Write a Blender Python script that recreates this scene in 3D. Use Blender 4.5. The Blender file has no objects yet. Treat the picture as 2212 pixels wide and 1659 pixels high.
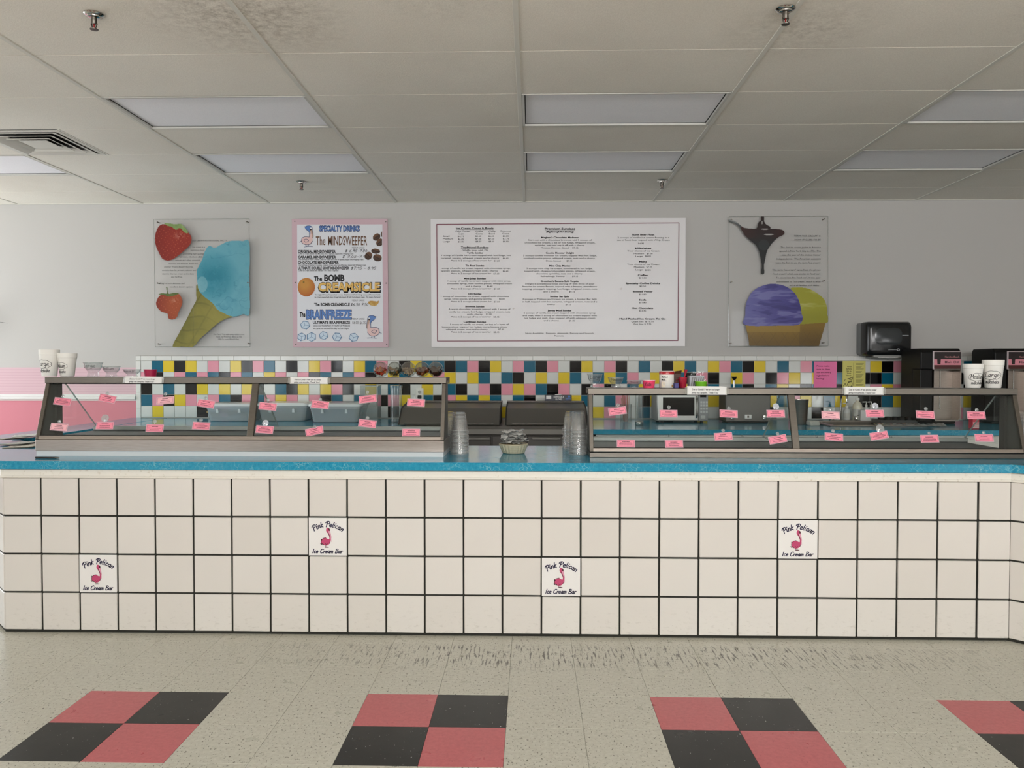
import bpy, bmesh, math, random
import numpy as np
from mathutils import Vector, Matrix

random.seed(7)
rng = np.random.RandomState(7)
scene = bpy.context.scene
COL = scene.collection
PI = math.pi
R = math.radians

# ------------------------------------------------------------------ camera
F_PX, CAM = 1695.4, Vector((-0.1901, -4.0987, 1.425))
YAW, PITCH, ROLL = 0.0249, -0.0231, 0.0005
_cy, _sy, _cp, _sp = math.cos(YAW), math.sin(YAW), math.cos(PITCH), math.sin(PITCH)
_r0, _f0 = Vector((_cy, _sy, 0)), Vector((-_sy, _cy, 0))
FWD = _f0 * _cp + Vector((0, 0, _sp))
_u0 = Vector((0, 0, _cp)) - _f0 * _sp
RIGHT = _r0 * math.cos(ROLL) + _u0 * math.sin(ROLL)
UP = _u0 * math.cos(ROLL) - _r0 * math.sin(ROLL)
cam = bpy.data.objects.new('camera', bpy.data.cameras.new('camera'))
COL.objects.link(cam)
cam.data.sensor_fit = 'HORIZONTAL'
cam.data.sensor_width = 36.0
cam.data.lens = F_PX / 2212 * 36.0
cam.data.clip_start = 0.05
m = Matrix((RIGHT, UP, -FWD)).transposed().to_4x4()
m.translation = CAM
cam.matrix_world = m
scene.camera = cam


def P(px, py, Y):
    d = RIGHT * ((px - 1106) / F_PX) + UP * ((829.5 - py) / F_PX) + FWD
    return CAM + d * ((Y - CAM.y) / d.y)


def PZ(px, py, Z):
    d = RIGHT * ((px - 1106) / F_PX) + UP * ((829.5 - py) / F_PX) + FWD
    return CAM + d * ((Z - CAM.z) / d.z)


def S(Y):
    return (Y - CAM.y) / F_PX


# ------------------------------------------------------------------ world, daylight, exposure
def lin(c):
    o = []
    for v in c[:3]:
        v = v / 255.0
        o.append(v / 12.92 if v <= 0.04045 else ((v + 0.055) / 1.055) ** 2.4)
    return tuple(o)


world = bpy.data.worlds.new('daylight')
scene.world = world
world.use_nodes = True
bg = world.node_tree.nodes['Background']
bg.inputs[0].default_value = (0.80, 0.90, 1.0, 1)
bg.inputs[1].default_value = 1.0

scene.view_settings.view_transform = 'Standard'
scene.view_settings.look = 'None'
scene.view_settings.gamma = 1.0
scene.view_settings.use_curve_mapping = False
scene.view_settings.exposure = 0.63
try:
    scene.cycles.use_denoising = True
    scene.cycles.transparent_max_bounces = 40
    scene.cycles.max_bounces = 10
    scene.cycles.diffuse_bounces = 5
    scene.cycles.glossy_bounces = 5
    scene.cycles.sample_clamp_indirect = 6
    scene.cycles.caustics_reflective = False
    scene.cycles.caustics_refractive = False
except Exception:
    pass


def area_light(name, loc, rot, sx, sy, power, color):
    l = bpy.data.lights.new(name, 'AREA')
    l.shape = 'RECTANGLE'
    l.size, l.size_y, l.energy, l.color = sx, sy, power, color
    o = bpy.data.objects.new(name, l)
    o.location, o.rotation_euler = loc, rot
    COL.objects.link(o)
    return o


XL, XR, YF, YB, ZC = -7.2, 6.6, -6.0, 3.38, 2.98     # the room
# daylight outside the windows: open sky, plus added lamps aimed up, like pavement bounce, to brighten the ceiling
SKY, UPFILL = (1.0, 0.99, 0.98), (1.0, 0.985, 0.96)
area_light('daylight_front_left', (-5.4, YF - 0.25, 1.5), (R(90), 0, 0), 3.2, 2.2, 40, SKY)
area_light('ceiling_fill_front_left', (-5.4, YF - 0.9, 0.1), (R(130), 0, 0), 3.2, 1.2, 240, UPFILL)
area_light('daylight_front_right', (5.0, YF - 0.25, 1.5), (R(90), 0, 0), 2.7, 2.2, 60, SKY)
area_light('ceiling_fill_front_right', (5.0, YF - 0.9, 0.1), (R(130), 0, 0), 2.7, 1.2, 120, UPFILL)
area_light('counter_fill_transom', (0.9, YF - 0.25, 2.37), (R(84), 0, 0), 5.6, 0.72, 250, SKY)  # strip lamp added to light the counter front, clear of tile reflections
area_light('ceiling_fill_transom', (0.9, YF - 0.8, 1.35), (R(125), 0, 0), 5.6, 0.8, 300, UPFILL)
area_light('daylight_left', (XL - 0.25, 1.5, 1.5), (R(90), 0, R(-90)), 3.2, 2.4, 76, (0.95, 0.98, 1.0))
area_light('ceiling_fill_left', (XL - 0.9, 1.2, 0.1), (R(130), 0, R(-90)), 4.0, 1.2, 50, (1.0, 0.98, 0.94))

# ------------------------------------------------------------------ materials
MATS = {}


def mat(name, rgb=(200, 200, 200), rough=0.5, metal=0.0, spec=0.5, coat=0.0, var=None, bump=None, trans=0.0, raw=None):
    """var = (scale, rgb2, lo, hi): noise mix to a second colour.  bump = (scale, strength)"""
    if name in MATS:
        return MATS[name]
    m = bpy.data.materials.new(name)
    m.use_nodes = True
    nt = m.node_tree
    b = nt.nodes['Principled BSDF']
    c = raw if raw else lin(rgb)
    b.inputs['Base Color'].default_value = (*c, 1)
    b.inputs['Roughness'].default_value = rough
    b.inputs['Metallic'].default_value = metal
    b.inputs['Specular IOR Level'].default_value = spec
    b.inputs['Coat Weight'].default_value = coat
    b.inputs['Coat Roughness'].default_value = 0.05
    if trans:
        b.inputs['Transmission Weight'].default_value = trans
    if var or bump:
        geo = nt.nodes.new('ShaderNodeNewGeometry')
    if var:
        n = nt.nodes.new('ShaderNodeTexNoise')
        n.inputs['Scale'].default_value = var[0]
        n.inputs['Detail'].default_value = 4
        nt.links.new(geo.outputs['Position'], n.inputs['Vector'])
        mr = nt.nodes.new('ShaderNodeMapRange')
        mr.inputs[1].default_value, mr.inputs[2].default_value = var[2], var[3]
        nt.links.new(n.outputs['Fac'], mr.inputs[0])
        mx = nt.nodes.new('ShaderNodeMixRGB')
        mx.inputs[1].default_value = (*c, 1)
        mx.inputs[2].default_value = (*lin(var[1]), 1)
        nt.links.new(mr.outputs[0], mx.inputs[0])
        nt.links.new(mx.outputs[0], b.inputs['Base Color'])
    if bump:
        n = nt.nodes.new('ShaderNodeTexNoise')
        n.inputs['Scale'].default_value = bump[0]
        n.inputs['Detail'].default_value = 3
        nt.links.new(geo.outputs['Position'], n.inputs['Vector'])
        bp = nt.nodes.new('ShaderNodeBump')
        bp.inputs['Strength'].default_value = bump[1]
        bp.inputs['Distance'].default_value = 0.004
        nt.links.new(n.outputs['Fac'], bp.inputs['Height'])
        nt.links.new(bp.outputs[0], b.inputs['Normal'])
    MATS[name] = m
    return m


def clear_mat(name, tint=(255, 255, 255), gloss=0.12, rough=0.02, body=None, bodyfac=0.0, ior=1.45):
    """thin clear sheet: straight-through transparency, a Fresnel reflection and, for cloudy plastic, some body colour"""
    if name in MATS:
        return MATS[name]
    m = bpy.data.materials.new(name)
    m.use_nodes = True
    nt = m.node_tree
    nt.nodes.clear()
    out = nt.nodes.new('ShaderNodeOutputMaterial')
    tr = nt.nodes.new('ShaderNodeBsdfTransparent')
    tr.inputs[0].default_value = (*lin(tint), 1)
    gl = nt.nodes.new('ShaderNodeBsdfGlossy')
    gl.inputs['Roughness'].default_value = rough
    lw = nt.nodes.new('ShaderNodeLayerWeight')
    lw.inputs['Blend'].default_value = 0.5
    pw = nt.nodes.new('ShaderNodeMath')
    pw.operation = 'POWER'
    pw.inputs[1].default_value = 5.0
    nt.links.new(lw.outputs['Facing'], pw.inputs[0])
    ad = nt.nodes.new('ShaderNodeMath')
    ad.operation = 'ADD'
    ad.use_clamp = True
    ad.inputs[1].default_value = gloss
    nt.links.new(pw.outputs[0], ad.inputs[0])
    src = tr.outputs[0]
    if body:
        df = nt.nodes.new('ShaderNodeBsdfDiffuse')
        df.inputs[0].default_value = (*lin(body), 1)
        mb = nt.nodes.new('ShaderNodeMixShader')
        mb.inputs[0].default_value = bodyfac
        nt.links.new(tr.outputs[0], mb.inputs[1])
        nt.links.new(df.outputs[0], mb.inputs[2])
        src = mb.outputs[0]
    mx = nt.nodes.new('ShaderNodeMixShader')
    nt.links.new(ad.outputs[0], mx.inputs[0])
    nt.links.new(src, mx.inputs[1])
    nt.links.new(gl.outputs[0], mx.inputs[2])
    nt.links.new(mx.outputs[0], out.inputs[0])
    MATS[name] = m
    return m


def node_chain(name, rough=0.5, spec=0.5, metal=0.0, coat=0.0):
    m = bpy.data.materials.new(name)
    m.use_nodes = True
    nt = m.node_tree
    b = nt.nodes['Principled BSDF']
    b.inputs['Roughness'].default_value = rough
    b.inputs['Specular IOR Level'].default_value = spec
    b.inputs['Metallic'].default_value = metal
    b.inputs['Coat Weight'].default_value = coat
    MATS[name] = m
    return m, nt, b


def N(nt, t, **kw):
    n = nt.nodes.new(t)
    for k, v in kw.items():
        if k.startswith('i_'):
            n.inputs[k[2:]].default_value = v
        else:
            setattr(n, k, v)
    return n


def mixc(nt, fac, a, b):
    mx = nt.nodes.new('ShaderNodeMixRGB')
    for i, v in ((0, fac), (1, a), (2, b)):
        if hasattr(v, 'links') or hasattr(v, 'is_output'):
            nt.links.new(v, mx.inputs[i])
        elif i == 0:
            mx.inputs[0].default_value = v
        else:
            mx.inputs[i].default_value = (*lin(v), 1)
    return mx.outputs[0]


def maprange(nt, v, a, b, c=0.0, d=1.0):
    mr = nt.nodes.new('ShaderNodeMapRange')
    nt.links.new(v, mr.inputs[0])
    for i, x in enumerate((a, b, c, d)):
        mr.inputs[i + 1].default_value = x
    return mr.outputs[0]


def posvec(nt, scale=(1, 1, 1), obj=False):
    mp = nt.nodes.new('ShaderNodeMapping')
    mp.inputs['Scale'].default_value = scale
    if obj:
        g = nt.nodes.new('ShaderNodeTexCoord')
        nt.links.new(g.outputs['Object'], mp.inputs[0])
    else:
        g = nt.nodes.new('ShaderNodeNewGeometry')
        nt.links.new(g.outputs['Position'], mp.inputs[0])
    return mp.outputs[0]


def noise(nt, vec, scale, detail=3, rough=0.5):
    n = nt.nodes.new('ShaderNodeTexNoise')
    n.inputs['Scale'].default_value = scale
    n.inputs['Detail'].default_value = detail
    n.inputs['Roughness'].default_value = rough
    nt.links.new(vec, n.inputs['Vector'])
    return n.outputs['Fac']


def mul(nt, a, b):
    n = nt.nodes.new('ShaderNodeMath')
    n.operation = 'MULTIPLY'
    for i, v in enumerate((a, b)):
        if isinstance(v, (int, float)):
            n.inputs[i].default_value = v
        else:
            nt.links.new(v, n.inputs[i])
    return n.outputs[0]


def vct(name, base, mottle, fleck, fleck_lo, scuff):
    """vinyl composition floor tile: mottled, with small flecks drawn out along the aisle and, near the counter, scuff marks"""
    m, nt, b = node_chain(name, rough=0.30, spec=0.25)
    col = mixc(nt, maprange(nt, noise(nt, posvec(nt, (1, 1, 1)), 55, 5, 0.7), 0.35, 0.68), base, mottle)
    col = mixc(nt, maprange(nt, noise(nt, posvec(nt, (1, 0.55, 1)), 130, 2), fleck_lo, fleck_lo + 0.05), col, fleck)
    if scuff:
        g = nt.nodes.new('ShaderNodeNewGeometry')
        sx = nt.nodes.new('ShaderNodeSeparateXYZ')
        nt.links.new(g.outputs['Position'], sx.inputs[0])
        band = mul(nt, maprange(nt, sx.outputs[1], -0.48, -0.36), maprange(nt, sx.outputs[1], -0.10, -0.16))
        wx = mul(nt, maprange(nt, sx.outputs[0], -1.9, -0.6), maprange(nt, sx.outputs[0], 2.4, 1.2))
        st = maprange(nt, noise(nt, posvec(nt, (3.0, 0.32, 1)), 30, 3, 0.65), 0.545, 0.62)
        col = mixc(nt, mul(nt, mul(nt, mul(nt, band, wx), st), 0.85), col, (62, 55, 50))
    nt.links.new(col, b.inputs['Base Color'])
    rg = maprange(nt, noise(nt, posvec(nt), 9, 3), 0.3, 0.7, 0.27, 0.33)
    nt.links.new(rg, b.inputs['Roughness'])
    return m


M_white_vct = vct('vinyl_beige', (192, 190, 177), (174, 171, 157), (100, 95, 84), 0.625, True)
M_pink_vct = vct('vinyl_rose', (188, 100, 103), (172, 87, 91), (156, 74, 79), 0.68, False)
M_black_vct = vct('vinyl_black', (20, 20, 19), (15, 15, 14), (205, 205, 200), 0.715, False)

M_wall = mat('wall_paint', (192, 190, 187), 0.75, spec=0.25, bump=(120, 0.06))
M_grout_dark = mat('dark_grout', (38, 38, 32), 0.9)
M_grout_white = mat('white_grout', (222, 220, 214), 0.85)


def _front_tile():
    m, nt, b = node_chain('glazed_white', rough=0.22, spec=0.5)
    pv = posvec(nt)
    g = nt.nodes.new('ShaderNodeNewGeometry')
    sx = nt.nodes.new('ShaderNodeSeparateXYZ')
    nt.links.new(g.outputs['Position'], sx.inputs[0])
    oi = nt.nodes.new('ShaderNodeObjectInfo')
    base = mixc(nt, oi.outputs['Random'], (218, 214, 208), (212, 207, 200))
    low = maprange(nt, sx.outputs[2], 0.20, 0.03)
    dirt = mul(nt, mul(nt, low, maprange(nt, noise(nt, posvec(nt, (1, 1, 2.6)), 26, 5, 0.7), 0.55, 0.72)), 0.36)
    base = mixc(nt, dirt, base, (128, 118, 104))
    sp = mul(nt, maprange(nt, noise(nt, pv, 70, 2), 0.76, 0.80), maprange(nt, sx.outputs[2], 0.5, 0.15))
    base = mixc(nt, mul(nt, sp, 0.5), base, (110, 100, 90))
    nt.links.new(base, b.inputs['Base Color'])
    return m


M_tile = _front_tile()
M_trimwhite = mat('painted_trim', (226, 221, 210), 0.45, var=(60, (206, 198, 182), 0.60, 0.75))
M_whiteglaze = mat('white_glaze', (222, 222, 218), 0.12)


def _laminate():
    m, nt, b = node_chain('teal_laminate', rough=0.16, spec=0.55)
    pv = posvec(nt)
    nv = nt.nodes.new('ShaderNodeTexNoise')
    nv.inputs['Scale'].default_value = 22
    nv.inputs['Detail'].default_value = 3
    nt.links.new(pv, nv.inputs['Vector'])
    ad = nt.nodes.new('ShaderNodeVectorMath')
    ad.operation = 'MULTIPLY_ADD'
    nt.links.new(nv.outputs['Color'], ad.inputs[0])
    ad.inputs[1].default_value = (0.05, 0.05, 0.05)
    nt.links.new(pv, ad.inputs[2])
    vo = nt.nodes.new('ShaderNodeTexVoronoi')
    vo.feature = 'DISTANCE_TO_EDGE'
    vo.inputs['Scale'].default_value = 42
    nt.links.new(ad.outputs[0], vo.inputs['Vector'])
    vein = mul(nt, maprange(nt, vo.outputs['Distance'], 0.05, 0.0), maprange(nt, noise(nt, pv, 14, 3), 0.42, 0.62))
    col = mixc(nt, maprange(nt, noise(nt, pv, 60, 5, 0.7), 0.35, 0.65), (20, 128, 162), (42, 150, 180))
    col = mixc(nt, mul(nt, vein, 0.6), col, (150, 200, 198))
    nt.links.new(col, b.inputs['Base Color'])
    return m


M_lam = _laminate()


def _steel(name, c, rough):
    m, nt, b = node_chain(name, rough=rough, metal=1.0)
    st = noise(nt, posvec(nt, (1.2, 3, 90)), 12, 3, 0.6)
    col = mixc(nt, maprange(nt, st, 0.3, 0.7), c, tuple(int(v * 0.86) for v in c))
    nt.links.new(col, b.inputs['Base Color'])
    nt.links.new(maprange(nt, noise(nt, posvec(nt, (2, 2, 3)), 5, 3), 0.3, 0.7, rough * 0.95, rough * 1.08), b.inputs['Roughness'])
    return m


M_steel = _steel('brushed_steel', (172, 162, 154), 0.32)
M_steel_dark = _steel('worn_steel', (116, 110, 102), 0.38)
M_steel_grey = mat('grey_metal', (92, 90, 86), 0.42, metal=0.55)
M_chrome = mat('chrome', (200, 198, 194), 0.12, metal=1.0)
M_darkpanel = mat('dark_end_panel', (92, 91, 86), 0.4)
M_pan = mat('dark_pan', (70, 72, 72), 0.4, metal=0.3)
M_black = mat('black_plastic', (12, 12, 12), 0.45, spec=.25)
M_blackgloss = mat('black_gloss', (14, 14, 15), 0.12)
M_ink = mat('black_ink', (24, 22, 26), 0.7)
M_navy = mat('navy_ink', (26, 20, 62), 0.6)
M_rubber = mat('rubber_black', (24, 24, 22), 0.7)
M_glass = clear_mat('case_glass', (252, 254, 253), 0.012, 0.01)
M_acrylic = clear_mat('acrylic_sheet', (255, 255, 255), 0.006, 0.015)
M_acrylic_edge = clear_mat('acrylic_edge', (215, 228, 226), 0.10, 0.05, (214, 220, 216), 0.45)
M_clear = clear_mat('clear_plastic', (246, 248, 248), 0.06, 0.06, (240, 240, 238), 0.05)
M_cup = clear_mat('clear_cup_plastic', (253, 253, 253), 0.025, 0.08, (236, 236, 232), 0.03)
M_bin = clear_mat('cloudy_plastic', (226, 234, 238), 0.04, 0.15, (226, 230, 232), 0.52)
M_binlid = clear_mat('cloudy_lid', (230, 236, 238), 0.04, 0.2, (236, 240, 240), 0.85)
M_jar = clear_mat('jar_glass', (244, 246, 245), 0.03, 0.02)
M_paper = mat('white_paper', (226, 225, 222), 0.8)
M_foam = mat('foam', (232, 230, 224), 0.7, bump=(900, 0.05))
M_cardpink = mat('card_pink', (240, 140, 160), 0.5)
M_cardpale = mat('card_pale_pink', (238, 178, 186), 0.5)
M_cardsleeve = clear_mat('card_sleeve', (250, 244, 246), 0.03, 0.1, (236, 206, 214), 0.45)

MOSAIC = {
    'w': mat('tile_white', (212, 214, 210), 0.10),
    'k': mat('tile_black', (13, 12, 13), 0.08),
    't': mat('tile_teal', (16, 98, 124), 0.10),
    'y': mat('tile_yellow', (224, 196, 52), 0.10),
    'p': mat('tile_pink', (228, 152, 168), 0.10),
}


# ------------------------------------------------------------------ mesh helpers
class MB:
    def __init__(s):
        s.v, s.f = [], []

    def add(s, vs, fs):
        n = len(s.v)
        s.v += [tuple(v) for v in vs]
        s.f += [tuple(i + n for i in f) for f in fs]
        return s

    def box(s, x0, x1, y0, y1, z0, z1):
        return s.add([(x0, y0, z0), (x1, y0, z0), (x1, y1, z0), (x0, y1, z0), (x0, y0, z1), (x1, y0, z1), (x1, y1, z1), (x0, y1, z1)],
                     [(0, 3, 2, 1), (4, 5, 6, 7), (0, 1, 5, 4), (1, 2, 6, 5), (2, 3, 7, 6), (3, 0, 4, 7)])

    def hexa(s, a, b):
        """a, b: two rings of n points joined into a closed solid"""
        n = len(a)
        return s.add(list(a) + list(b), [tuple(range(n))[::-1], tuple(range(n, 2 * n))] +
                     [(i, (i + 1) % n, (i + 1) % n + n, i + n) for i in range(n)])

    def prism_x(s, prof, x0, x1):          # prof: [(y,z)]
        return s.hexa([(x0, y, z) for y, z in prof], [(x1, y, z) for y, z in prof])

    def prism_z(s, prof, z0, z1):          # prof: [(x,y)]
        return s.hexa([(x, y, z0) for x, y in prof], [(x, y, z1) for x, y in prof])

    def lathe(s, prof, c=(0, 0, 0), n=24, closed=False, M=None, wob=None):
        vs, fs = [], []
        k = len(prof)
        for i in range(n):
            a = 2 * PI * i / n
            for r, z in prof:
                rr = r * (wob(a, z) if wob else 1)
                v = Vector((rr * math.cos(a), rr * math.sin(a), z))
                if M:
                    v = M @ v
                vs.append((v.x + c[0], v.y + c[1], v.z + c[2]))
        for i in range(n):
            j = (i + 1) % n
            for q in range(k if closed else k - 1):
                p = (q + 1) % k
                fs.append((i * k + q, j * k + q, j * k + p, i * k + p))
        if not closed:
            fs.append(tuple(i * k for i in range(n))[::-1]) if prof[0][0] > 1e-6 else None
            if prof[-1][0] > 1e-6:
                fs.append(tuple(i * k + k - 1 for i in range(n)))
        return s.add(vs, fs)

    def tube(s, pts, r, n=8, cap=True):
        pts = [Vector(p) for p in pts]
        rings = []
        for i, p in enumerate(pts):
            t = (pts[min(i + 1, len(pts) - 1)] - pts[max(i - 1, 0)]).normalized()
            u = t.cross(Vector((0, 0, 1)))
            if u.length < 1e-3:
                u = t.cross(Vector((1, 0, 0)))
            u.normalize()
            w = t.cross(u)
            rr = r[i] if isinstance(r, (list, tuple)) else r
            rings.append([p + (u * math.cos(2 * PI * k / n) + w * math.sin(2 * PI * k / n)) * rr for k in range(n)])
        vs = [v for ring in rings for v in ring]
        fs = []
        for i in range(len(rings) - 1):
            for k in range(n):
                fs.append((i * n + k, i * n + (k + 1) % n, (i + 1) * n + (k + 1) % n, (i + 1) * n + k))
        if cap:
            fs += [tuple(range(n))[::-1], tuple(range(len(vs) - n, len(vs)))]
        return s.add(vs, fs)

    def blob(s, c, rx, ry, rz, seed=0, n=6, M=None):
        prof = []
        vs, fs = [], []
        rows = max(3, n // 2)
        for j in range(rows + 1):
            th = PI * j / rows
            for i in range(n):
                a = 2 * PI * i / n
                v = Vector((rx * math.sin(th) * math.cos(a), ry * math.sin(th) * math.sin(a), rz * math.cos(th)))
                if M:
                    v = M @ v
                vs.append((v.x + c[0], v.y + c[1], v.z + c[2]))
        for j in range(rows):
            for i in range(n):
                fs.append((j * n + i, (j + 1) * n + i, (j + 1) * n + (i + 1) % n, j * n + (i + 1) % n))
        return s.add(vs, fs)

    def mesh(s, name, mat_, smooth=None, bevel=0.0, seg=1, off=(0, 0, 0)):
        me = bpy.data.meshes.new(name)
        ox, oy, oz = off
        me.from_pydata([(x - ox, y - oy, z - oz) for x, y, z in s.v], [], s.f)
        if bevel:
            bm = bmesh.new()
            bm.from_mesh(me)
            bmesh.ops.remove_doubles(bm, verts=bm.verts, dist=1e-6)
            es = [e for e in bm.edges if len(e.link_faces) == 2 and e.calc_face_angle(0) > R(28)]
            bmesh.ops.bevel(bm, geom=es, offset=bevel, segments=seg, affect='EDGES', profile=0.5, clamp_overlap=True)
            bm.to_mesh(me)
            bm.free()
        if smooth is not None:
            me.shade_smooth()
            me.set_sharp_from_angle(angle=R(smooth))
        if mat_:
            me.materials.append(mat_)
        me.validate()
        return me

    def build(s, name, mat_, parent=None, smooth=None, bevel=0.0, seg=1, local=False, origin=None, label=None):
        off = (0, 0, 0)
        if parent is not None and not local:
            off = wloc(parent)
        elif parent is None:
            if origin is None:
                a = np.array(s.v)
                lo, hi = a.min(0), a.max(0)
                origin = ((lo[0] + hi[0]) / 2, (lo[1] + hi[1]) / 2, lo[2])
            off = origin
        me = s.mesh(name, mat_, smooth, bevel, seg, off)
        o = bpy.data.objects.new(name, me)
        COL.objects.link(o)
        if parent is not None:
            o.parent = parent
        else:
            o.location = off
        if label:
            o['label'] = label
        return o


def wloc(o):
    v = Vector((0, 0, 0))
    while o is not None:
        v += Vector(o.location)
        o = o.parent
    return v


def tag(o, label, cat, group=None, kind=None):
    o['label'], o['category'] = label, cat
    if group:
        o['group'] = group
    if kind:
        o['kind'] = kind
    return o


def thing(name, label, cat, loc=(0, 0, 0), group=None, rot=None, kind=None):
    o = bpy.data.objects.new(name, None)
    o.empty_display_size = 0.05
    o.location = loc
    if rot:
        o.rotation_euler = rot
    COL.objects.link(o)
    return tag(o, label, cat, group, kind)


def inst(o_or_me, name, parent=None, loc=(0, 0, 0), rot=None):
    me = o_or_me if isinstance(o_or_me, bpy.types.Mesh) else o_or_me.data
    o = bpy.data.objects.new(name, me)
    COL.objects.link(o)
    o.parent = parent
    o.location = loc
    if rot:
        o.rotation_euler = rot
    return o


def dup(root, loc, label=None, group=None, rot=None):
    r = root.copy()
    COL.objects.link(r)
    r.location = loc
    if rot:
        r.rotation_euler = rot
    if label:
        r['label'] = label
    if group:
        r['group'] = group
    for ch in list(root.children):
        c = ch.copy()
        COL.objects.link(c)
        c.parent = r
        for g in ch.children:
            d = g.copy()
            COL.objects.link(d)
            d.parent = c
    return r


def smooth_poly(pts, k=6, closed=True):
    n = len(pts)
    out = []
    rngi = range(n) if closed else range(n - 1)
    for i in rngi:
        if closed:
            p0, p1, p2, p3 = pts[i - 1], pts[i], pts[(i + 1) % n], pts[(i + 2) % n]
        else:
            p0, p1, p2, p3 = pts[max(i - 1, 0)], pts[i], pts[i + 1], pts[min(i + 2, n - 1)]
        for j in range(k):
            t = j / k
            out.append(tuple(0.5 * ((2 * b) + (c - a) * t + (2 * a - 5 * b + 4 * c - d) * t * t + (3 * b - a - 3 * c + d) * t ** 3)
                             for a, b, c, d in zip(p0, p1, p2, p3)))
    if not closed:
        out.append(tuple(pts[-1]))
    return out


# ------------------------------------------------------------------ lettering
_gl = {}


def _glyph_mesh(text, bold):
    cu = bpy.data.curves.new('t', 'FONT')
    cu.body = text
    cu.size = 1
    cu.offset = bold
    cu.resolution_u = 2
    o = bpy.data.objects.new('t', cu)
    COL.objects.link(o)
    dg = bpy.context.evaluated_depsgraph_get()
    e = o.evaluated_get(dg)
    me = e.to_mesh()
    vs = [tuple(v.co) for v in me.vertices]
    fs = [tuple(p.vertices) for p in me.polygons]
    e.to_mesh_clear()
    bpy.data.objects.remove(o)
    bpy.data.curves.remove(cu)
    return vs, fs


def glyph(c, bold):
    k = (c, bold)
    if k not in _gl:
        vs, fs = _glyph_mesh(c, bold) if c.strip() else ([], [])
        hh = _gl.setdefault(('HH', bold), max(v[0] for v in _glyph_mesh('HH', bold)[0]))
        adv = max(v[0] for v in _glyph_mesh('H' + c + 'H', bold)[0]) - hh
        _gl[k] = (vs, fs, adv)
    return _gl[k]


CAP = 0.727


def text(mb, s, x0, x1, yb, cap, mapf, bold=0.0, shear=0.0, up=-1):
    """string s set from u=x0 to u=x1 on baseline v=yb with capitals cap high; mapf(u,v) -> 3-D.  up=-1: v grows downwards"""
    bold = min((0.0, 0.014, 0.028, 0.042, 0.07), key=lambda q: abs(q - bold))
    vs, fs, x = [], [], 0.0
    for c in s:
        gv, gf, adv = glyph(c, bold)
        n = len(vs)
        vs += [(a + x + shear * b, b) for a, b, _ in gv]
        fs += [tuple(i + n for i in f) for f in gf]
        x += adv
    if not vs:
        return
    lo, hi = min(v[0] for v in vs), max(v[0] for v in vs)
    k = (x1 - x0) / (hi - lo)
    sc = cap / CAP
    mb.add([mapf(x0 + (a - lo) * k, yb + up * b * sc) for a, b in vs], fs)


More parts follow.
